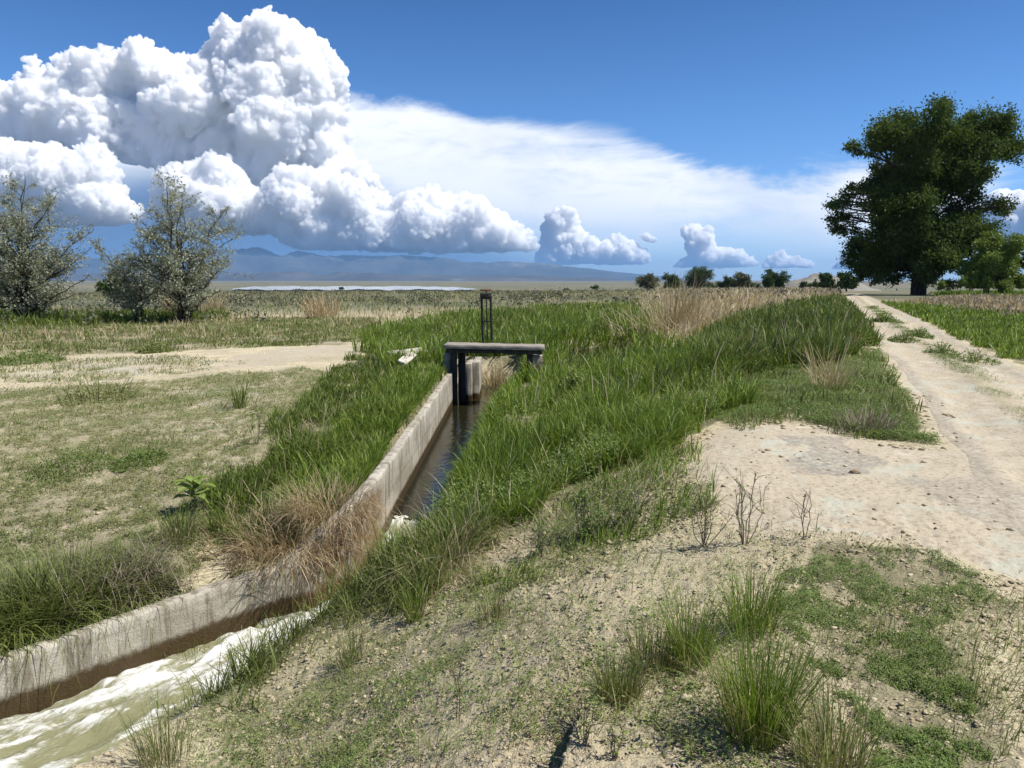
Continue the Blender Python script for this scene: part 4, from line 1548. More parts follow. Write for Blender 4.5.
# the big tussock overhanging the near wall, three crowns grown together
root = empty('grass_tussock', hit(75, 640))
tag(root, 'huge mounded grass tussock hanging over the lower canal wall, grey dead straw in its middle', 'grass tussock', 'tussocks and weeds along the canal bank')
gm, dm = MB(), MB()
for (u, v, hp, wp, n) in ((20, 640, 86, 85, 2600), (75, 628, 90, 100, 3600), (128, 612, 70, 76, 2200), (-45, 655, 85, 90, 1500)):
    P0 = hit(u, v)
    k = np.hypot(P0[1], CAMZ - P0[2]) / F
    a = rng.uniform(0, 6.28, n); rr = wp * k * .5 * np.sqrt(rng.random(n))
    x, y = P0[0] + rr * np.cos(a), P0[1] + rr * np.sin(a)
    s, dat, e = canal_coords(x, y)
    kk = s < -.12
    x, y, a, rr = x[kk], y[kk], a[kk], rr[kk]
    nn = len(x)
    gm.blades(np.stack([x, y, height(x, y) - .01], 1), hp * k * rng.uniform(.55, 1.05, nn) * (1.12 - .55 * (rr / (wp * k * .5)) ** 2), np.full(nn, .0075) * rng.uniform(.6, 1.4, nn), a + rng.normal(0, .6, nn), np.abs(rng.normal(0, .42, nn)) * (.35 + 1.1 * rr / (wp * k * .5)), rng.gamma(2, .36, nn), np.clip(.5 + rng.normal(0, .3, nn), 0, 1))
for (u, v, n, sp) in ((55, 612, 700, .2), (125, 600, 900, .24), (150, 594, 500, .15)):
    P0 = hit(u, v)
    x, y = P0[0] + rng.normal(0, sp, n), P0[1] + rng.normal(0, sp * .6, n)
    s, dat, e = canal_coords(x, y)
    kk = s < -.1
    x, y = x[kk], y[kk]
    dm.blades(np.stack([x, y, height(x, y) + rng.uniform(.03, .34, len(x))], 1), rng.uniform(.15, .4, len(x)), np.full(len(x), .004), rng.uniform(0, 6.28, len(x)), rng.normal(1.1, .45, len(x)), rng.gamma(2, .4, len(x)), np.clip(rng.normal(.7, .2, len(x)), 0, 1))
n = 900
tq = rng.random(n)
wx = -3.9 + 2.0 * tq; wy = 4.75 + (wx + 3.9) * 1.03
ox, oy = wx - .7 * .16, wy + .7 * .16
ox, oy = ox + rng.normal(0, .03, n) * .7, oy - rng.normal(0, .03, n) * .7
dens_ = perlin2(ox, oy, .22, 95) + rng.normal(0, .2, n) > 0
ox, oy = ox[dens_], oy[dens_]
nn = len(ox)
gm.blades(np.stack([ox, oy, height(ox, oy) + .0], 1), rng.uniform(.2, .55, nn), np.full(nn, .004), rng.normal(-.78, .45, nn), np.abs(rng.normal(.55, .25, nn)), rng.gamma(4, .4, nn), np.clip(rng.normal(.45, .25, nn), 0, 1))
gm.build('green_blades', M['sedge'], root)
dm.build('dead_blades', M['dead_twig'], root)

TUS = [
    (619, 700, 52, 420, 'sedge', 'compact dark green tussock at the top of the washed-out rut', 60, 60),
    (652, 672, 62, 260, 'sedge', 'thin yellowish tussock just right of the rut tussock', 60, 60),
    (690, 668, 88, 420, 'grass', 'upright green tussock in the middle of the three at the lower right', 62, 90),
    (752, 636, 82, 460, 'grass', 'upper tussock of the tall green pair near the lower right', 70, 60),
    (757, 735, 124, 720, 'grass', 'tallest green tussock in the lower right foreground', 84, 120),
    (832, 768, 100, 260, 'sedge', 'sparse wiry tussock at the bottom edge right of the tallest one', 90, 60),
    (212, 672, 62, 300, 'grass', 'leafy green tuft on the bank just above the rapids, second from the foam edge', 54, 0),
    (300, 622, 60, 300, 'grass', 'green tuft below the straw covered wall bend', 60, 30),
    (322, 600, 62, 320, 'sedge', 'dull green tuft hiding the water right below the wall bend', 60, 40),
    (262, 652, 58, 280, 'sedge', 'grey green tuft at the lip of the bank beside the bright tuft', 54, 30),
    (415, 622, 52, 150, 'grass', 'small narrow tuft standing alone on the dry slope', 24, 30),
    (352, 664, 52, 130, 'sedge', 'spiky grey green tuft on the slope right of the rapids', 36, 30),
    (492, 625, 46, 120, 'sedge', 'loose little tuft in the middle of the dry slope', 40, 40),
    (195, 690, 66, 320, 'sedge', 'green tuft growing from the bank at the edge of the rapids', 46, 30),
    (242, 645, 60, 360, 'grass', 'bright green tuft on the bank above the rapids', 52, 0),
    (165, 768, 78, 260, 'sedge', 'wiry seeded tuft leaning over the rapids at the bottom edge', 66, 30),
    (270, 625, 50, 260, 'grass', 'green tuft between the lower wall and the dry slope', 50, 0),
    (295, 640, 42, 140, 'sedge', 'pale tuft at the crest of the bank', 34, 20),
    (240, 408, 34, 120, 'grass_dark', 'dark reedy tuft alone in the left field', 20, 0),
    (180, 545, 62, 200, 'sedge', 'dark tuft beside the broad leaved milkweed', 46, 40),
]
for (u, v, hp, n, mt, lab, wp, dead) in TUS:
    tussock(u, v, hp * .9, int(n * .62), mt, lab, wpx=wp * .8, dead=dead, lean=.17, curl=.32, w=.0034)


def forb(u, v, hpx, label, nst, leaf, mat, name='weed', lean=.25, leaves=26, aspect=.45, tint=.5, cat='weed', twig='dead_twig', bushy=.3):
    P0 = hit(u, v)
    k = np.hypot(P0[1], CAMZ - P0[2]) / F
    h = hpx * k
    root = empty(name, P0)
    tag(root, label, cat, 'tussocks and weeds along the canal bank')
    sm, lm = MB(), MB()
    for i in range(nst):
        a = rng.uniform(0, 6.28); l = abs(rng.normal(0, lean))
        e = P0 + np.array([math.cos(a) * math.sin(l), math.sin(a) * math.sin(l), math.cos(l)]) * h * rng.uniform(.65, 1.0)
        P = limb(sm, P0 + np.array([math.cos(a), math.sin(a), 0]) * .015 - np.array([0, 0, .01]), e, .0035, .0015, 8, .12, 0, 4)
        for b in range(3):
            s = P[rng.integers(3, 7)]
            ee = s + rng.normal(size=3) * np.array([1, 1, .4]) * h * bushy * .5 + np.array([0, 0, h * .16])
            Q = limb(sm, s, ee, .0022, .001, 5, .15, 0, 4)
            m_ = leaves // 4
            lm.leaves(Q[rng.integers(1, 5, m_)] + rng.normal(0, leaf * .25, (m_, 3)), leaf * rng.uniform(.5, 1.1, m_), aspect, np.clip(tint + rng.normal(0, .2, m_), 0, 1), .3)
        m_ = leaves // 2
        lm.leaves(P[rng.integers(2, 8, m_)] + rng.normal(0, leaf * .15, (m_, 3)), leaf * rng.uniform(.5, 1.1, m_), aspect, np.clip(tint + rng.normal(0, .2, m_), 0, 1), .3)
    sm.build('stem', M[twig], root)
    lm.build('foliage', M[mat], root)


# broad-leaved milkweed: big paired leaves on a short stalk
P0 = hit(195, 512)
root = empty('milkweed', P0)
tag(root, 'milkweed with a rosette of broad pale green leaves in the left field', 'weed', 'tussocks and weeds along the canal bank')
sm, lm = MB(), MB()
top = P0 + np.array([.0, 0, .30])
limb(sm, P0, top, .009, .005, 6, .05)
for lev, (zz, nl, L) in enumerate(((.08, 3, .14), (.15, 4, .22), (.22, 4, .23), (.28, 4, .19), (.30, 3, .13))):
    for i in range(nl):
        a = i * 2 * math.pi / nl + lev * .8 + rng.normal(0, .2)
        d = np.array([math.cos(a), math.sin(a), 0]); sd = np.array([-math.sin(a), math.cos(a), 0])
        t = np.linspace(0, 1, 6)
        wd = L * .22 * np.sin(np.pi * np.clip(t * .92 + .04, 0, 1)) ** .8
        arch = .45 * L * np.sin(t * 2.0) * (.5 + .12 * lev) - .12 * L * t
        mid = P0 + np.array([0, 0, zz]) + d * (L * t)[:, None] + np.array([0, 0, 1]) * arch[:, None]
        V = np.stack([mid - sd * wd[:, None] + np.array([0, 0, 1]) * wd[:, None] * .4, mid, mid + sd * wd[:, None] + np.array([0, 0, 1]) * wd[:, None] * .4], 1)
        ii = np.arange(18).reshape(6, 3)
        q = np.concatenate([np.stack([ii[:-1, j], ii[:-1, j + 1], ii[1:, j + 1], ii[1:, j]], -1) for j in (0, 1)])
        lm.add(V.reshape(-1, 3), q, np.clip(.8 + rng.normal(0, .15), 0, 1))
sm.build('stem', M['sedge'], root)
lm.build('foliage', M['bright_leaf'], root)

forb(258, 445, 52, 'bushy leafy weed in the left field beyond the milkweed', 6, .045, 'bright_leaf', tint=.4)
forb(745, 545, 82, 'tall thin leafy weed at the lower edge of the bare dirt', 7, .022, 'bright_leaf', twig='dead_twig', lean=.25, leaves=22)
forb(705, 545, 60, 'twiggy brown weed with few leaves left of the bare dirt', 8, .018, 'bright_leaf', leaves=12)
forb(803, 540, 58, 'bare dry stalk standing on the bare dirt edge', 3, .012, 'rust_straw', leaves=8, lean=.15)
forb(583, 540, 60, 'low bushy green weed at the foot of the tall bank grass', 14, .03, 'mat_leaf', lean=.6, leaves=50)
forb(630, 528, 58, 'spreading green weed right of the low bushy one under the bank grass', 14, .028, 'mat_leaf', lean=.6, leaves=44)
forb(540, 560, 44, 'small leafy weed left of the low bushy one', 8, .024, 'mat_leaf', lean=.5, leaves=34)
forb(573, 400, 34, 'bright leafy weed poking out of the bank grass above the water', 8, .06, 'bright_leaf', tint=.8, leaves=40)
forb(612, 760, 34, 'tiny bright seedling inside the washed-out rut', 4, .02, 'bright_leaf', tint=.8, leaves=14)
forb(458, 720, 60, 'slender pale seedling at the bottom of the dry slope', 3, .018, 'dry_leaf', leaves=18, lean=.15)
forb(585, 745, 46, 'thin grey weed left of the rut', 5, .018, 'dry_leaf', leaves=20)

# low weeds in the middle of the track
for (u, v, hp, wd, lab) in ((941, 354, 14, 14, 'low green weed clump between the wheel tracks, nearest but one'), (975, 361, 14, 18, 'low straggly weed clump nearest on the right wheel track'),
                            (903, 341, 11, 12, 'low weed clump between the wheel tracks behind the others'), (920, 337, 11, 10, 'small weed on the road crown beside the clump behind'),
                            (884, 322, 11, 10, 'distant low weeds in the middle of the dirt road')):
    P0 = hit(u, v)
    k = P0[1] / F
    root = empty('road_weed', P0)
    tag(root, lab, 'weed', 'weeds in the middle of the dirt road')
    lm, sm = MB(), MB()
    n = 650
    a = rng.uniform(0, 6.28, n); rr = np.sqrt(rng.random(n)) * wd * k
    P = np.stack([P0[0] + rr * np.cos(a), P0[1] + rr * np.sin(a) * 1.8, P0[2] + rng.random(n) ** 1.2 * hp * k * (1.1 - rr / (wd * k))], 1)
    lm.leaves(P, rng.uniform(.7, 1.4, n) * 2.2 * k, .5, np.clip(rng.normal(.4, .2, n), 0, 1), .3)
    m_ = 44
    sm.blades(np.stack([P0[0] + .2 * (P[:m_, 0] - P0[0]), P0[1] + .2 * (P[:m_, 1] - P0[1]), np.full(m_, P0[2] - .01)], 1), np.full(m_, hp * k * 1.2), np.full(m_, .55 * k), a[:m_], np.abs(rng.normal(0, .5, m_)), np.full(m_, .4), np.clip(rng.normal(.5, .2, m_), 0, 1))
    lm.build('foliage', M['mat_leaf'], root)
    sm.build('blades', M['sedge'], root)


# low bushy weeds standing out of the left field
for (u, v, hp, wd, mt, lab) in ((98, 398, 24, 34, 'dry_leaf', 'wide low grey green bush in the upper left field near the pale track'), (72, 470, 26, 36, 'mat_leaf', 'low green weed patch in the middle of the left field'),
                                (140, 462, 16, 26, 'mat_leaf', 'smaller green weed patch right of the middle one in the left field'), (28, 362, 12, 30, 'mat_leaf', 'green weed clump on the far edge of the pale track at the left'),
                                (155, 352, 12, 16, 'dry_leaf', 'small dull weed clump on the pale track below the olive trees')):
    P0 = hit(u, v)
    k = np.hypot(P0[1], CAMZ - P0[2]) / F
    root = empty('field_weed', P0)
    tag(root, lab, 'weed', 'weeds in the left field')
    lm, sm = MB(), MB()
    n = 1500
    a = rng.uniform(0, 6.28, n); rr = np.sqrt(rng.random(n)) * wd * k
    lump = .6 + .5 * np.abs(np.sin(a * 2.5 + rr * 9))
    x_, y_ = P0[0] + rr * np.cos(a), P0[1] + rr * np.sin(a) * 1.3
    P = np.stack([x_, y_, height(x_, y_) + rng.random(n) ** 1.1 * hp * k * np.clip(1.15 - rr / (wd * k), .1, 1) * lump], 1)
    lm.leaves(P, rng.uniform(.7, 1.4, n) * 2.6 * k, .5, np.clip(rng.normal(.45, .22, n), 0, 1), .3)
    m_ = 90
    sm.blades(np.stack([x_[:m_], y_[:m_], height(x_[:m_], y_[:m_]) - .01], 1), np.full(m_, hp * k * 1.1), np.full(m_, .6 * k), a[:m_], np.abs(rng.normal(0, .5, m_)), np.full(m_, .4), np.clip(rng.normal(.5, .2, m_), 0, 1))
    lm.build('foliage', M[mt], root)
    sm.build('blades', M['sedge'], root)

# dry grass clumps
def dry_clump(u, v, hpx, n, mat, label, wpx, lean=.5, curl=.9, az=None, w=.003, base=None, tint=.5, hole=None):
    P0 = hit(u, v) if base is None else np.asarray(base, float)
    k = np.hypot(P0[1], CAMZ - P0[2]) / F
    root = empty('dry_grass_clump', P0)
    tag(root, label, 'dry grass', 'clumps of dead grass by the canal')
    a = rng.uniform(0, 6.28, n)
    rr = wpx * k * .5 * np.sqrt(rng.random(n))
    x, y = P0[0] + rr * np.cos(a), P0[1] + rr * np.sin(a)
    if base is None:
        kk = above_water(x, y)
        x, y, a = x[kk], y[kk], a[kk]
    nn = len(x)
    z = height(x, y) if base is None else np.full(nn, P0[2]) + rng.uniform(-.06, .06, nn)
    mb = MB()
    mb.blades(np.stack([x, y, z - .01], 1), hpx * k * rng.uniform(.5, 1.2, nn), np.maximum(w, .6 * k) * rng.uniform(.6, 1.3, nn), (a + rng.normal(0, .8, nn)) if az is None else rng.normal(az, .6, nn),
              np.abs(rng.normal(0, lean, nn)), rng.gamma(2.2, curl / 2.2, nn), np.clip(rng.normal(tint, .2, nn), 0, 1))
    mb.build('stalks', M[mat], root)


dry_clump(330, 545, 46, 750, 'rust_straw', 'tan dead grass matted over the joint of the two walls', 74, .75, 1.1, base=(-1.72, 7.02, -.52))
dry_clump(290, 560, 46, 700, 'rust_straw', 'thin brown dead grass spilling over the end of the lower wall', 90, .8, 1.0, base=(-2.02, 6.74, -.76))
dry_clump(300, 535, 42, 700, 'straw', 'flattened pale straw on the ground behind the wall joint', 120, 1.0, .7)
dry_clump(250, 548, 36, 420, 'rust_straw', 'brown dead grass at the edge of the left field above the lower wall', 80, .9, .7, tint=.3)
dry_clump(440, 575, 80, 260, 'straw', 'long arching straw stems at the water edge in front of the taller wall', 60, .5, 1.5)
dry_clump(455, 545, 60, 240, 'straw', 'pale arching dead stems at the near end of the bank grass', 70, .6, 1.6)
dry_clump(672, 338, 62, 500, 'straw', 'tall bleached dead grass by the pond right of the gate', 44, .3, .5)
dry_clump(640, 346, 50, 130, 'straw', 'leaning dead reeds beside the pond', 60, .9, .5, az=2.6)
dry_clump(828, 390, 52, 130, 'straw', 'pale dry weed standing on the berm by the bare dirt', 36, .35, .3, tint=.45)
dry_clump(868, 430, 36, 200, 'dead_twig', 'grey dry twiggy weed at the corner of the bare dirt', 46, .5, .4, tint=.75)
dry_clump(492, 366, 26, 160, 'straw', 'bleached reeds standing under the plank deck', 22, .2, .3, base=(-.4, 18.6, -.95), tint=.8)
dry_clump(178, 318, 30, 160, 'rust_straw', 'orange dry grass at the foot of the upright olive tree', 18, .2, .3)
dry_clump(212, 316, 24, 160, 'straw', 'pale dry grass right of the upright olive tree', 26, .2, .3, tint=.4)
dry_clump(322, 318, 26, 220, 'rust_straw', 'rusty dry weed on the plain between the olives and the gate', 34, .3, .3, tint=.7)

# a few stones
for (u, v, r, lab) in ((855, 473, 4.5, 'small dark stone lying on the bare dirt'), (686, 702, 5, 'pale whitish stone on the ground between the right tussocks'), (747, 696, 4.5, 'pale stone at the foot of the tallest tussock')):
    P0 = hit(u, v)
    k = np.hypot(P0[1], CAMZ - P0[2]) / F
    import bmesh
    bm = bmesh.new()
    bmesh.ops.create_icosphere(bm, subdivisions=3, radius=1)
    V = np.array([x.co[:] for x in bm.verts])
    Fc = np.array([[q.index for q in f.verts] for f in bm.faces])
    bm.free()
    V = V * (1 + .3 * fbm(V * 1.3 + u, 4, 3))[:, None] * np.array([1.1, .9, .6]) * r * k
    mb = MB()
    mb.add(V + np.array([P0[0], P0[1], height(P0[:1], P0[1:2])[0] + r * k * .3]), Fc, .15 if 'dark' in lab else 1.0)
    o = mb.build('stone', M['clod'], smooth=True)
    tag(o, lab, 'stone', 'stones on the ground')


# ================================================================== MOUNTAINS, HILL
def mountain_mat(name, a, b, c):
    m, nt, out = mat_new(name)
    N = NT(nt)
    p = N.pos()
    n = N.noise(.0011, 6, .6, p)
    col = N.mix(N.remap(n, .35, .65), a, b)
    col = N.mix(N.remap(N.noise(.0004, 5, .6, p), .56, .66), col, c)
    N.link(N.bsdf(col, .95, None, .02), out.inputs[0])
    return m


def range_mesh(name, u0, u1, d0, d1, prof, seed, mat, nu=420, nd=60, rough=.55, wl=1800):
    us = np.linspace(u0, u1, nu)
    ds = np.linspace(d0, d1, nd)
    U, D = np.meshgrid(us, ds, indexing='xy')
    rx = (U - 512) / F
    X = rx / CT * D * 1.0
    Yv = D + 0 * X
    px_h = np.interp(U, [q[0] for q in prof], [q[1] for q in prof])
    A = px_h * (d0 + d1) / 2 / F
    env = np.sin(np.pi * np.clip((D - d0) / (d1 - d0), 0, 1)) ** .8
    P = np.stack([X.ravel() / wl, Yv.ravel() / wl, np.full(X.size, seed * .7)], 1)
    rid = 1 - np.abs(fbm(P, 6, seed, .5)) * 1.2
    sp = fbm(P * .5, 3, seed + 20)
    Z = -20 + env.ravel() * A.ravel() * np.clip((1 - rough) + rough * rid + .22 * sp, .05, 1.25)
    idx = np.arange(X.size).reshape(X.shape)
    q = np.stack([idx[:-1, :-1], idx[:-1, 1:], idx[1:, 1:], idx[1:, :-1]], -1).reshape(-1, 4)
    mb = MB()
    mb.add(np.stack([X.ravel(), Yv.ravel(), Z], 1), q)
    tag(mb.build(name, mat, smooth=True), kind='structure')


range_mesh('mountain_range', -380, 700, 17500, 22500, [(-380, 22), (-100, 24), (100, 25), (250, 28), (330, 26), (430, 25), (470, 22), (520, 19), (560, 15), (600, 12), (650, 6), (700, 0)], 3,
           mountain_mat('mountain_rock', (.045, .05, .045), (.08, .078, .066), (.17, .155, .13)))
range_mesh('foothills', -300, 640, 11500, 14000, [(-300, 7), (200, 8), (300, 10), (420, 8), (520, 6), (600, 4), (640, 0)], 9,
           mountain_mat('badland_clay', (.06, .058, .05), (.10, .092, .078), (.2, .18, .155)), 420, 30, .7, 700)
hm = MB()
n = 60
gx, gy = np.meshgrid(np.linspace(-1, 1, n), np.linspace(-1, 1, n))
hc = ground_at(822, 330)
rr = np.hypot(gx, gy)
hz = np.clip(1 - rr, 0, 1) ** .8 * 8.0 * (1 + .35 * fbm(np.stack([gx.ravel() * 2, gy.ravel() * 2, gx.ravel() * 0], 1), 4, 5).reshape(n, n)) - .6
idx = np.arange(n * n).reshape(n, n)
hm.add(np.stack([hc[0] + gx * 24, hc[1] + gy * 30, hc[2] + hz], -1).reshape(-1, 3), np.stack([idx[:-1, :-1], idx[:-1, 1:], idx[1:, 1:], idx[1:, :-1]], -1).reshape(-1, 4))
tag(hm.build('clay_hill', mountain_mat('clay', (.24, .225, .19), (.32, .30, .26), (.16, .155, .11)), smooth=True), kind='structure')


# ================================================================== CLOUDS (real bodies, lit by the sun)
def cloud_mat():
    m, nt, out = mat_new('cloud')
    N = NT(nt)
    v = N.n('ShaderNodeVolumeScatter')
    v.inputs['Color'].default_value = (.9999, .9999, .9999, 1)
    v.inputs['Density'].default_value = 1 / 60
    v.inputs['Anisotropy'].default_value = 0.0
    N.link(v.outputs[0], out.inputs['Volume'])
    return m


M['cloud'] = cloud_mat()


def edge_dist(x, y, P):
    best = np.full(x.shape, 1e9)
    for i in range(len(P)):
        a, b = P[i], P[(i + 1) % len(P)]
        d = b - a
        t = np.clip(((x - a[0]) * d[0] + (y - a[1]) * d[1]) / (d @ d + 1e-9), 0, 1)
        best = np.minimum(best, np.hypot(x - a[0] - t * d[0], y - a[1] - t * d[1]))
    return best


def cloud(name, outline, D, base_v, voxel=1.5, amps=(7, 5, 2.6, 1.1), seed=1, n=420, rmax=30, thick=.65, rmin=2.2, grow=.0):
    """a cloud body: its outline filled with overlapping balls set at many depths, fused and roughened into billows"""
    s = D / F
    org = at_depth(512, 280, D)
    r_ = np.random.default_rng(seed)
    PL = np.array(outline, float)
    lo, hi = PL.min(0), PL.max(0)
    x = r_.uniform(lo[0], hi[0], n * 8); y = r_.uniform(lo[1], hi[1], n * 8)
    k = in_poly(x, y, PL)
    x, y = x[k], y[k]
    ed = edge_dist(x, y, PL)
    k = (ed > rmin)
    x, y, ed = x[k], y[k], ed[k]
    prob = (rmax * .4 / np.minimum(ed, rmax)) ** 1.1
    k = r_.random(len(x)) < prob * n / max(1, prob.sum())
    x, y, ed = x[k], y[k], ed[k]
    rs = np.minimum(ed, rmax * r_.uniform(.35, 1.0, len(x))) * .86
    cs = np.array([(at_depth(u, v, D) - org) / s for u, v in zip(x, y)])
    cs[:, 1] += r_.uniform(-1, 1, len(x)) * thick * np.maximum(ed * 1.1 - rs * .6, 0)
    for i in range(0, len(cs)):
        pass
    bz = (at_depth(512, base_v, D) - org)[2] / s
    import bmesh
    bm = bmesh.new()
    bmesh.ops.create_icosphere(bm, subdivisions=3, radius=1)
    V0 = np.array([x.co[:] for x in bm.verts])
    F0 = np.array([[q.index for q in f.verts] for f in bm.faces])
    bm.free()
    mb = MB()
    mb.add((cs[:, None, :] + V0[None] * np.maximum(rs, voxel * 1.3)[:, None, None]).reshape(-1, 3), ((np.arange(len(cs)) * len(V0))[:, None, None] + F0).reshape(-1, 3))
    tmp = mb.build('cloud_tmp', M['cloud'])

    def fuse(o):
        md = o.modifiers.new('r', 'REMESH')
        md.mode = 'VOXEL'
        md.voxel_size = voxel
        dg = bpy.context.evaluated_depsgraph_get()
        me = bpy.data.meshes.new_from_object(o.evaluated_get(dg))
        old = o.data
        o.modifiers.clear()
        o.data = me
        bpy.data.meshes.remove(old)
        return me

    def swell(me, wl, a, k):
        m_ = len(me.vertices)
        P = np.empty(m_ * 3, np.float32)
        me.vertices.foreach_get('co', P)
        P = P.reshape(-1, 3).astype(float)
        Nn = np.empty(m_ * 3, np.float32)
        me.vertex_normals.foreach_get('vector', Nn)
        Nn = Nn.reshape(-1, 3)
        q = P / wl + seed * 3.1
        q = q + .45 * np.stack([perlin(q * .7, 91 + k), perlin(q * .7, 94 + k), perlin(q * .7, 97 + k)], 1)
        b = np.sqrt(np.abs(perlin(q, 80 + k)) ** 2 + .004)
        loc = .55 + .6 * sstep(-.3, .4, perlin(P / 38 + seed, 89))
        P = P + Nn * ((b * 2.1 - .35) * a * loc)[:, None]
        me.vertices.foreach_set('co', P.astype(np.float32).ravel())
        me.update()
        return P

    me = fuse(tmp)
    for k, (wl, a) in enumerate(zip((30, 15, 8.5, 4.6), amps)):
        P = swell(me, wl, a, k)
        if k in (1, 2):
            me = fuse(tmp)
    bpy.data.objects.remove(tmp)
    # flat ragged base
    b2 = np.stack([P[:, 0] / 16, P[:, 1] / 16, P[:, 0] * 0 + seed], 1)
    lowz = bz + fbm(b2, 3, 99) * min(3.5, rmax * .16)
    P[:, 2] = np.where(P[:, 2] < lowz, lowz + (P[:, 2] - lowz) * .3, P[:, 2])
    P = org + P * s
    me.vertices.foreach_set('co', P.astype(np.float32).ravel())
    me.polygons.foreach_set('use_smooth', np.ones(len(me.polygons), bool))
    me.update()
    me.materials.clear()
    me.materials.append(M['cloud'])
    o = bpy.data.objects.new(name, me)
    COL.objects.link(o)
    tag(o, kind='structure')
    return o


DC = 21500.0
cloud('cloud', [(-90, 78), (-20, 82), (20, 85), (46, 78), (58, 67), (80, 61), (105, 58), (130, 54), (150, 58), (165, 54), (185, 61), (206, 59), (217, 50), (217, 40), (230, 30), (245, 25), (256, 18), (275, 16), (291, 20), (304, 31), (316, 42), (321, 51), (337, 57), (346, 65), (347, 80),
                (342, 95), (348, 108), (344, 125), (351, 138), (346, 150), (358, 166), (371, 181), (376, 198), (340, 215), (268, 215), (250, 182), (215, 168), (150, 164), (90, 156), (30, 150), (-90, 168)],
      DC + 2500, 262, 1.25, (8, 6, 4.6, 2.8), 1, 900, 34)
cloud('cloud', [(-90, 152), (-20, 143), (5, 138), (25, 142), (40, 145), (55, 143), (70, 151), (88, 149), (100, 153), (112, 158), (118, 168), (115, 181), (126, 192), (131, 204), (148, 212), (151, 219), (130, 226), (60, 229), (-90, 231)],
      DC - 600, 224, .95, (5, 4.2, 4.4, 2.9), 2, 420, 24)
cloud('cloud', [(151, 206), (155, 191), (167, 174), (174, 166), (186, 167), (200, 163), (215, 158), (229, 161), (238, 172), (250, 184), (260, 197), (270, 213), (285, 224), (272, 236), (240, 240), (205, 234), (175, 226), (158, 217)],
      DC - 900, 231, .9, (4.5, 4, 4.4, 2.9), 3, 300, 22)
cloud('cloud', [(262, 228), (259, 206), (267, 183), (277, 168), (290, 165), (310, 168), (330, 175), (350, 178), (364, 187), (378, 198), (392, 203), (401, 195), (415, 191), (430, 189), (445, 193), (460, 197), (479, 199), (488, 207), (503, 214), (516, 227), (528, 237), (534, 246),
                (525, 256), (470, 258), (420, 260), (380, 256), (330, 252), (290, 246)],
      DC - 1200, 249, .95, (5, 4.2, 4.4, 2.9), 4, 620, 24)
DS = 30000.0
cloud('cloud', [(536, 268), (535, 253), (541, 246), (540, 233), (545, 219), (555, 209), (565, 207), (575, 211), (582, 219), (581, 229), (590, 237), (600, 241), (612, 237), (627, 237), (635, 243), (644, 251), (653, 262), (640, 268), (560, 268)], DS, 263, 1.0, (2, 2.6, 2.4, 1.7), 5, 300, 11, rmin=1.2)
cloud('cloud', [(670, 270), (679, 259), (688, 255), (683, 241), (685, 229), (695, 226), (708, 227), (715, 237), (715, 247), (730, 247), (745, 253), (755, 259), (764, 265), (740, 271), (690, 271)], DS, 266, 1.0, (2, 2.4, 2.2, 1.6), 6, 240, 9, rmin=1.2)
cloud('cloud', [(761, 269), (770, 257), (779, 249), (786, 255), (800, 257), (814, 264), (816, 271), (780, 271)], DS, 267, 1.0, (1.5, 2.0, 1.9, 1.4), 7, 140, 7, rmin=1.0)
cloud('cloud', [(828, 272), (836, 262), (845, 256), (856, 258), (866, 266), (860, 273)], DS, 268, 1.0, (1, 1.6, 1.2, .7), 12, 80, 7, rmin=1.0)
cloud('cloud', [(974, 218), (985, 206), (992, 192), (1005, 188), (1020, 192), (1070, 186), (1090, 252), (1015, 252), (1000, 232)], DS - 3000, 246, 1.3, (4, 4, 2.2, .9), 9, 240, 18)
cloud('cloud', [(638, 235), (646, 232), (655, 238), (656, 243), (646, 241)], DS, 243, .8, (.6, .8, .8, .5), 10, 50, 4, rmin=.7)


# ================================================================== HAZE
hz = MB()
x0, x1, y0, y1, z0, z1 = -26000, 26000, -26000, 26000, -24, 620
hz.add([(x0, y0, z0), (x1, y0, z0), (x1, y1, z0), (x0, y1, z0), (x0, y0, z1), (x1, y0, z1), (x1, y1, z1), (x0, y1, z1)],
       [(0, 3, 2, 1), (4, 5, 6, 7), (0, 1, 5, 4), (1, 2, 6, 5), (2, 3, 7, 6), (3, 0, 4, 7)])
m, nt, out = mat_new('haze_air')
N = NT(nt)
pv = N.n('ShaderNodeVolumePrincipled')
pv.inputs['Color'].default_value = (.30, .57, 1.0, 1)
pv.inputs['Density'].default_value = HAZE_D = 3.8e-5
pv.inputs['Anisotropy'].default_value = .1
N.link(pv.outputs[0], out.inputs['Volume'])
tag(hz.build('haze', m), kind='stuff')

# ================================================================== SKY, SUN, CAMERA
SUN_AZ, SUN_EL = math.radians(102), math.radians(57)
w = bpy.data.worlds.new('World')
sc.world = w
w.use_nodes = True
nt = w.node_tree
nt.nodes.clear()
N = NT(nt)
sky = N.n('ShaderNodeTexSky')
sky.sky_type = 'NISHITA'
sky.sun_disc = False
sky.sun_elevation = SUN_EL
sky.sun_rotation = SUN_AZ
sky.altitude = 1500
sky.air_density = 1.0
sky.dust_density = .35
sky.ozone_density = 3.0
g_ = N.n('ShaderNodeTexCoord').outputs['Generated']
sp = N.n('ShaderNodeSeparateXYZ')
N.link(g_, sp.inputs[0])
az = N.math('ARCTAN2', sp.outputs[0], sp.outputs[1])
el = N.math('ARCSINE', sp.outputs[2])
AZR, ELR = math.radians(65), math.radians(40)
azn = N.remap(az, -AZR, AZR, 0, 1, False)


def ae(u, v):
    r = ray(u, v)
    r = r / np.linalg.norm(r)
    return math.atan2(r[0], r[1]), math.asin(r[2])


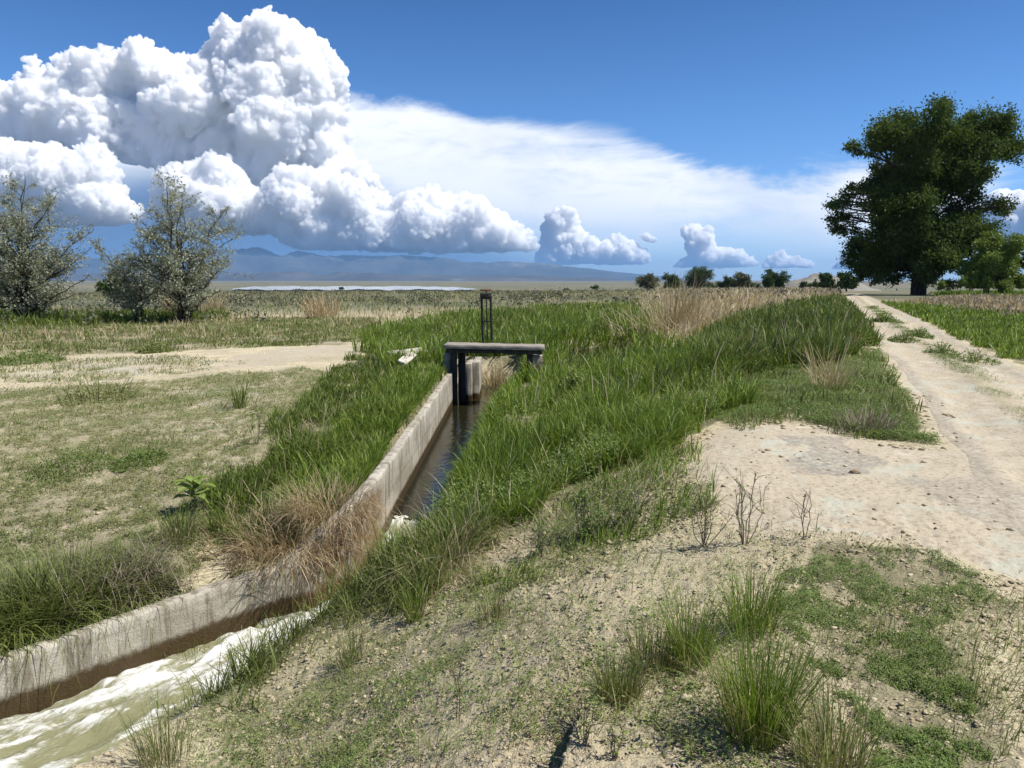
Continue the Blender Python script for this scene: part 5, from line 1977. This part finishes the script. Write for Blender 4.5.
def curve(pts):
    nd = N.n('ShaderNodeFloatCurve')
    c = nd.mapping.curves[0]
    P = [((a + AZR) / (2 * AZR), e / ELR) for a, e in (ae(*p) for p in pts)]
    P = [(min(max(a, 0), 1), min(max(e, 0), 1)) for a, e in P]
    c.points[0].location = P[0]
    c.points[1].location = P[-1]
    for p in P[1:-1]:
        c.points.new(*p)
    nd.mapping.update()
    N.link(azn, nd.inputs['Value'])
    return N.math('MULTIPLY', nd.outputs[0], ELR)


def vecscale(sx, sy, sz):
    mp = N.n('ShaderNodeMapping')
    mp.inputs['Scale'].default_value = (sx, sy, sz)
    N.link(g_, mp.inputs[0])
    return mp.outputs[0]


wisp = N.noise(1.6, 8, .62, vecscale(2.2, 2.2, 9), .6)
soft = N.noise(2.2, 5, .5, vecscale(2, 2, 4), .3)
fine = N.noise(5.0, 7, .65, vecscale(2.5, 2.5, 7), .8)
# high anvil veil
top = curve([(-500, 60), (-200, 80), (0, 92), (200, 62), (345, 96), (420, 104), (500, 117), (560, 125), (640, 134), (690, 156), (740, 168), (800, 172), (870, 171), (960, 176), (1024, 184), (1300, 215), (1900, 240)])
bot = curve([(-500, 245), (0, 238), (200, 240), (350, 240), (520, 238), (640, 244), (700, 238), (760, 235), (870, 250), (1024, 262), (1300, 266), (1900, 266)])
dtop = N.math('SUBTRACT', top, el)
dtop = N.math('ADD', dtop, N.math('MULTIPLY', N.math('SUBTRACT', wisp, .5), .12))
mt = N.remap(dtop, -.006, .022)
dbot = N.math('SUBTRACT', el, bot)
dbot = N.math('ADD', dbot, N.math('MULTIPLY', N.math('SUBTRACT', soft, .5), .09))
mbm = N.remap(dbot, -.035, .05)
veil = N.math('MULTIPLY', N.math('MULTIPLY', mt, mbm), N.remap(N.math('ADD', N.math('MULTIPLY', fine, .5), N.math('MULTIPLY', wisp, .5)), .34, .58, .62, .98))
# thickness: brightest near the upper edge, greyer inside
dens = N.remap(N.math('ADD', dtop, N.math('MULTIPLY', N.math('SUBTRACT', soft, .5), .12)), .0, .20)
vcol = N.mix(dens, (8.0, 8.2, 8.5), (6.2, 6.8, 7.6))
vcol = N.mix(N.remap(soft, .5, .7, 0, .5), vcol, (4.8, 5.5, 6.7))
tint = N.n('ShaderNodeMix', data_type='RGBA', blend_type='MULTIPLY')
tint.inputs[0].default_value = 1
N.link(sky.outputs[0], tint.inputs[6])
N.link(N.ramp(N.remap(el, 0, math.radians(32), 0, 1, False), [(0, (.66, .82, 1.14)), (.35, (.47, .74, 1.02)), (.62, (.31, .56, .83)), (1, (.15, .34, .56))]), tint.inputs[7])
c1 = N.mix(veil, tint.outputs[2], vcol)
# shaded rain-blue air under the heaped clouds, fading to the right
rt = curve([(-700, 215), (0, 200), (200, 170), (360, 195), (480, 235), (560, 255), (700, 262), (860, 268), (1024, 272), (1900, 276)])
drt = N.math('ADD', N.math('SUBTRACT', rt, el), N.math('MULTIPLY', N.math('SUBTRACT', soft, .5), .03))
rain = N.math('MULTIPLY', N.remap(drt, -.03, .035), N.remap(az, -.15, .35, .92, .15))
c2 = N.mix(rain, c1, (.65, 1.45, 3.1))
bg = N.n('ShaderNodeBackground')
N.link(c2, bg.inputs[0])
bg.inputs[1].default_value = .09
wo = N.n('ShaderNodeOutputWorld')
N.link(bg.outputs[0], wo.inputs[0])
w.cycles.sampling_method = 'MANUAL'
w.cycles.sample_map_resolution = 512

S = Vector((math.cos(SUN_EL) * math.sin(SUN_AZ), math.cos(SUN_EL) * math.cos(SUN_AZ), math.sin(SUN_EL)))
ld = bpy.data.lights.new('sun', 'SUN')
ld.energy = 4.0
ld.angle = math.radians(.53)
ld.color = (1.0, .955, .88)
lo = bpy.data.objects.new('sun', ld)
lo.rotation_euler = S.to_track_quat('Z', 'Y').to_euler()
lo.location = (10, 5, 30)
COL.objects.link(lo)

cd = bpy.data.cameras.new('camera')
cd.sensor_fit = 'HORIZONTAL'
cd.sensor_width = 36
cd.lens = 36 * F / 1024
cd.clip_start = .05
cd.clip_end = 120000
co = bpy.data.objects.new('camera', cd)
co.location = (0, 0, CAMZ)
co.rotation_euler = (math.pi / 2 - TILT, 0, 0)
COL.objects.link(co)
sc.camera = co

sc.render.engine = 'CYCLES'
sc.view_settings.view_transform = 'Standard'
sc.view_settings.look = 'None'
sc.view_settings.exposure = 0.63
sc.view_settings.gamma = 1
sc.view_settings.use_curve_mapping = False
cy = sc.cycles
cy.max_bounces = 58
cy.diffuse_bounces = 4
cy.glossy_bounces = 3
cy.transmission_bounces = 4
cy.transparent_max_bounces = 4
cy.volume_bounces = 56
cy.use_denoising = True
cy.caustics_reflective = False
cy.caustics_refractive = False
cy.sample_clamp_indirect = 6
print('script time', round(time.time() - T0, 1))
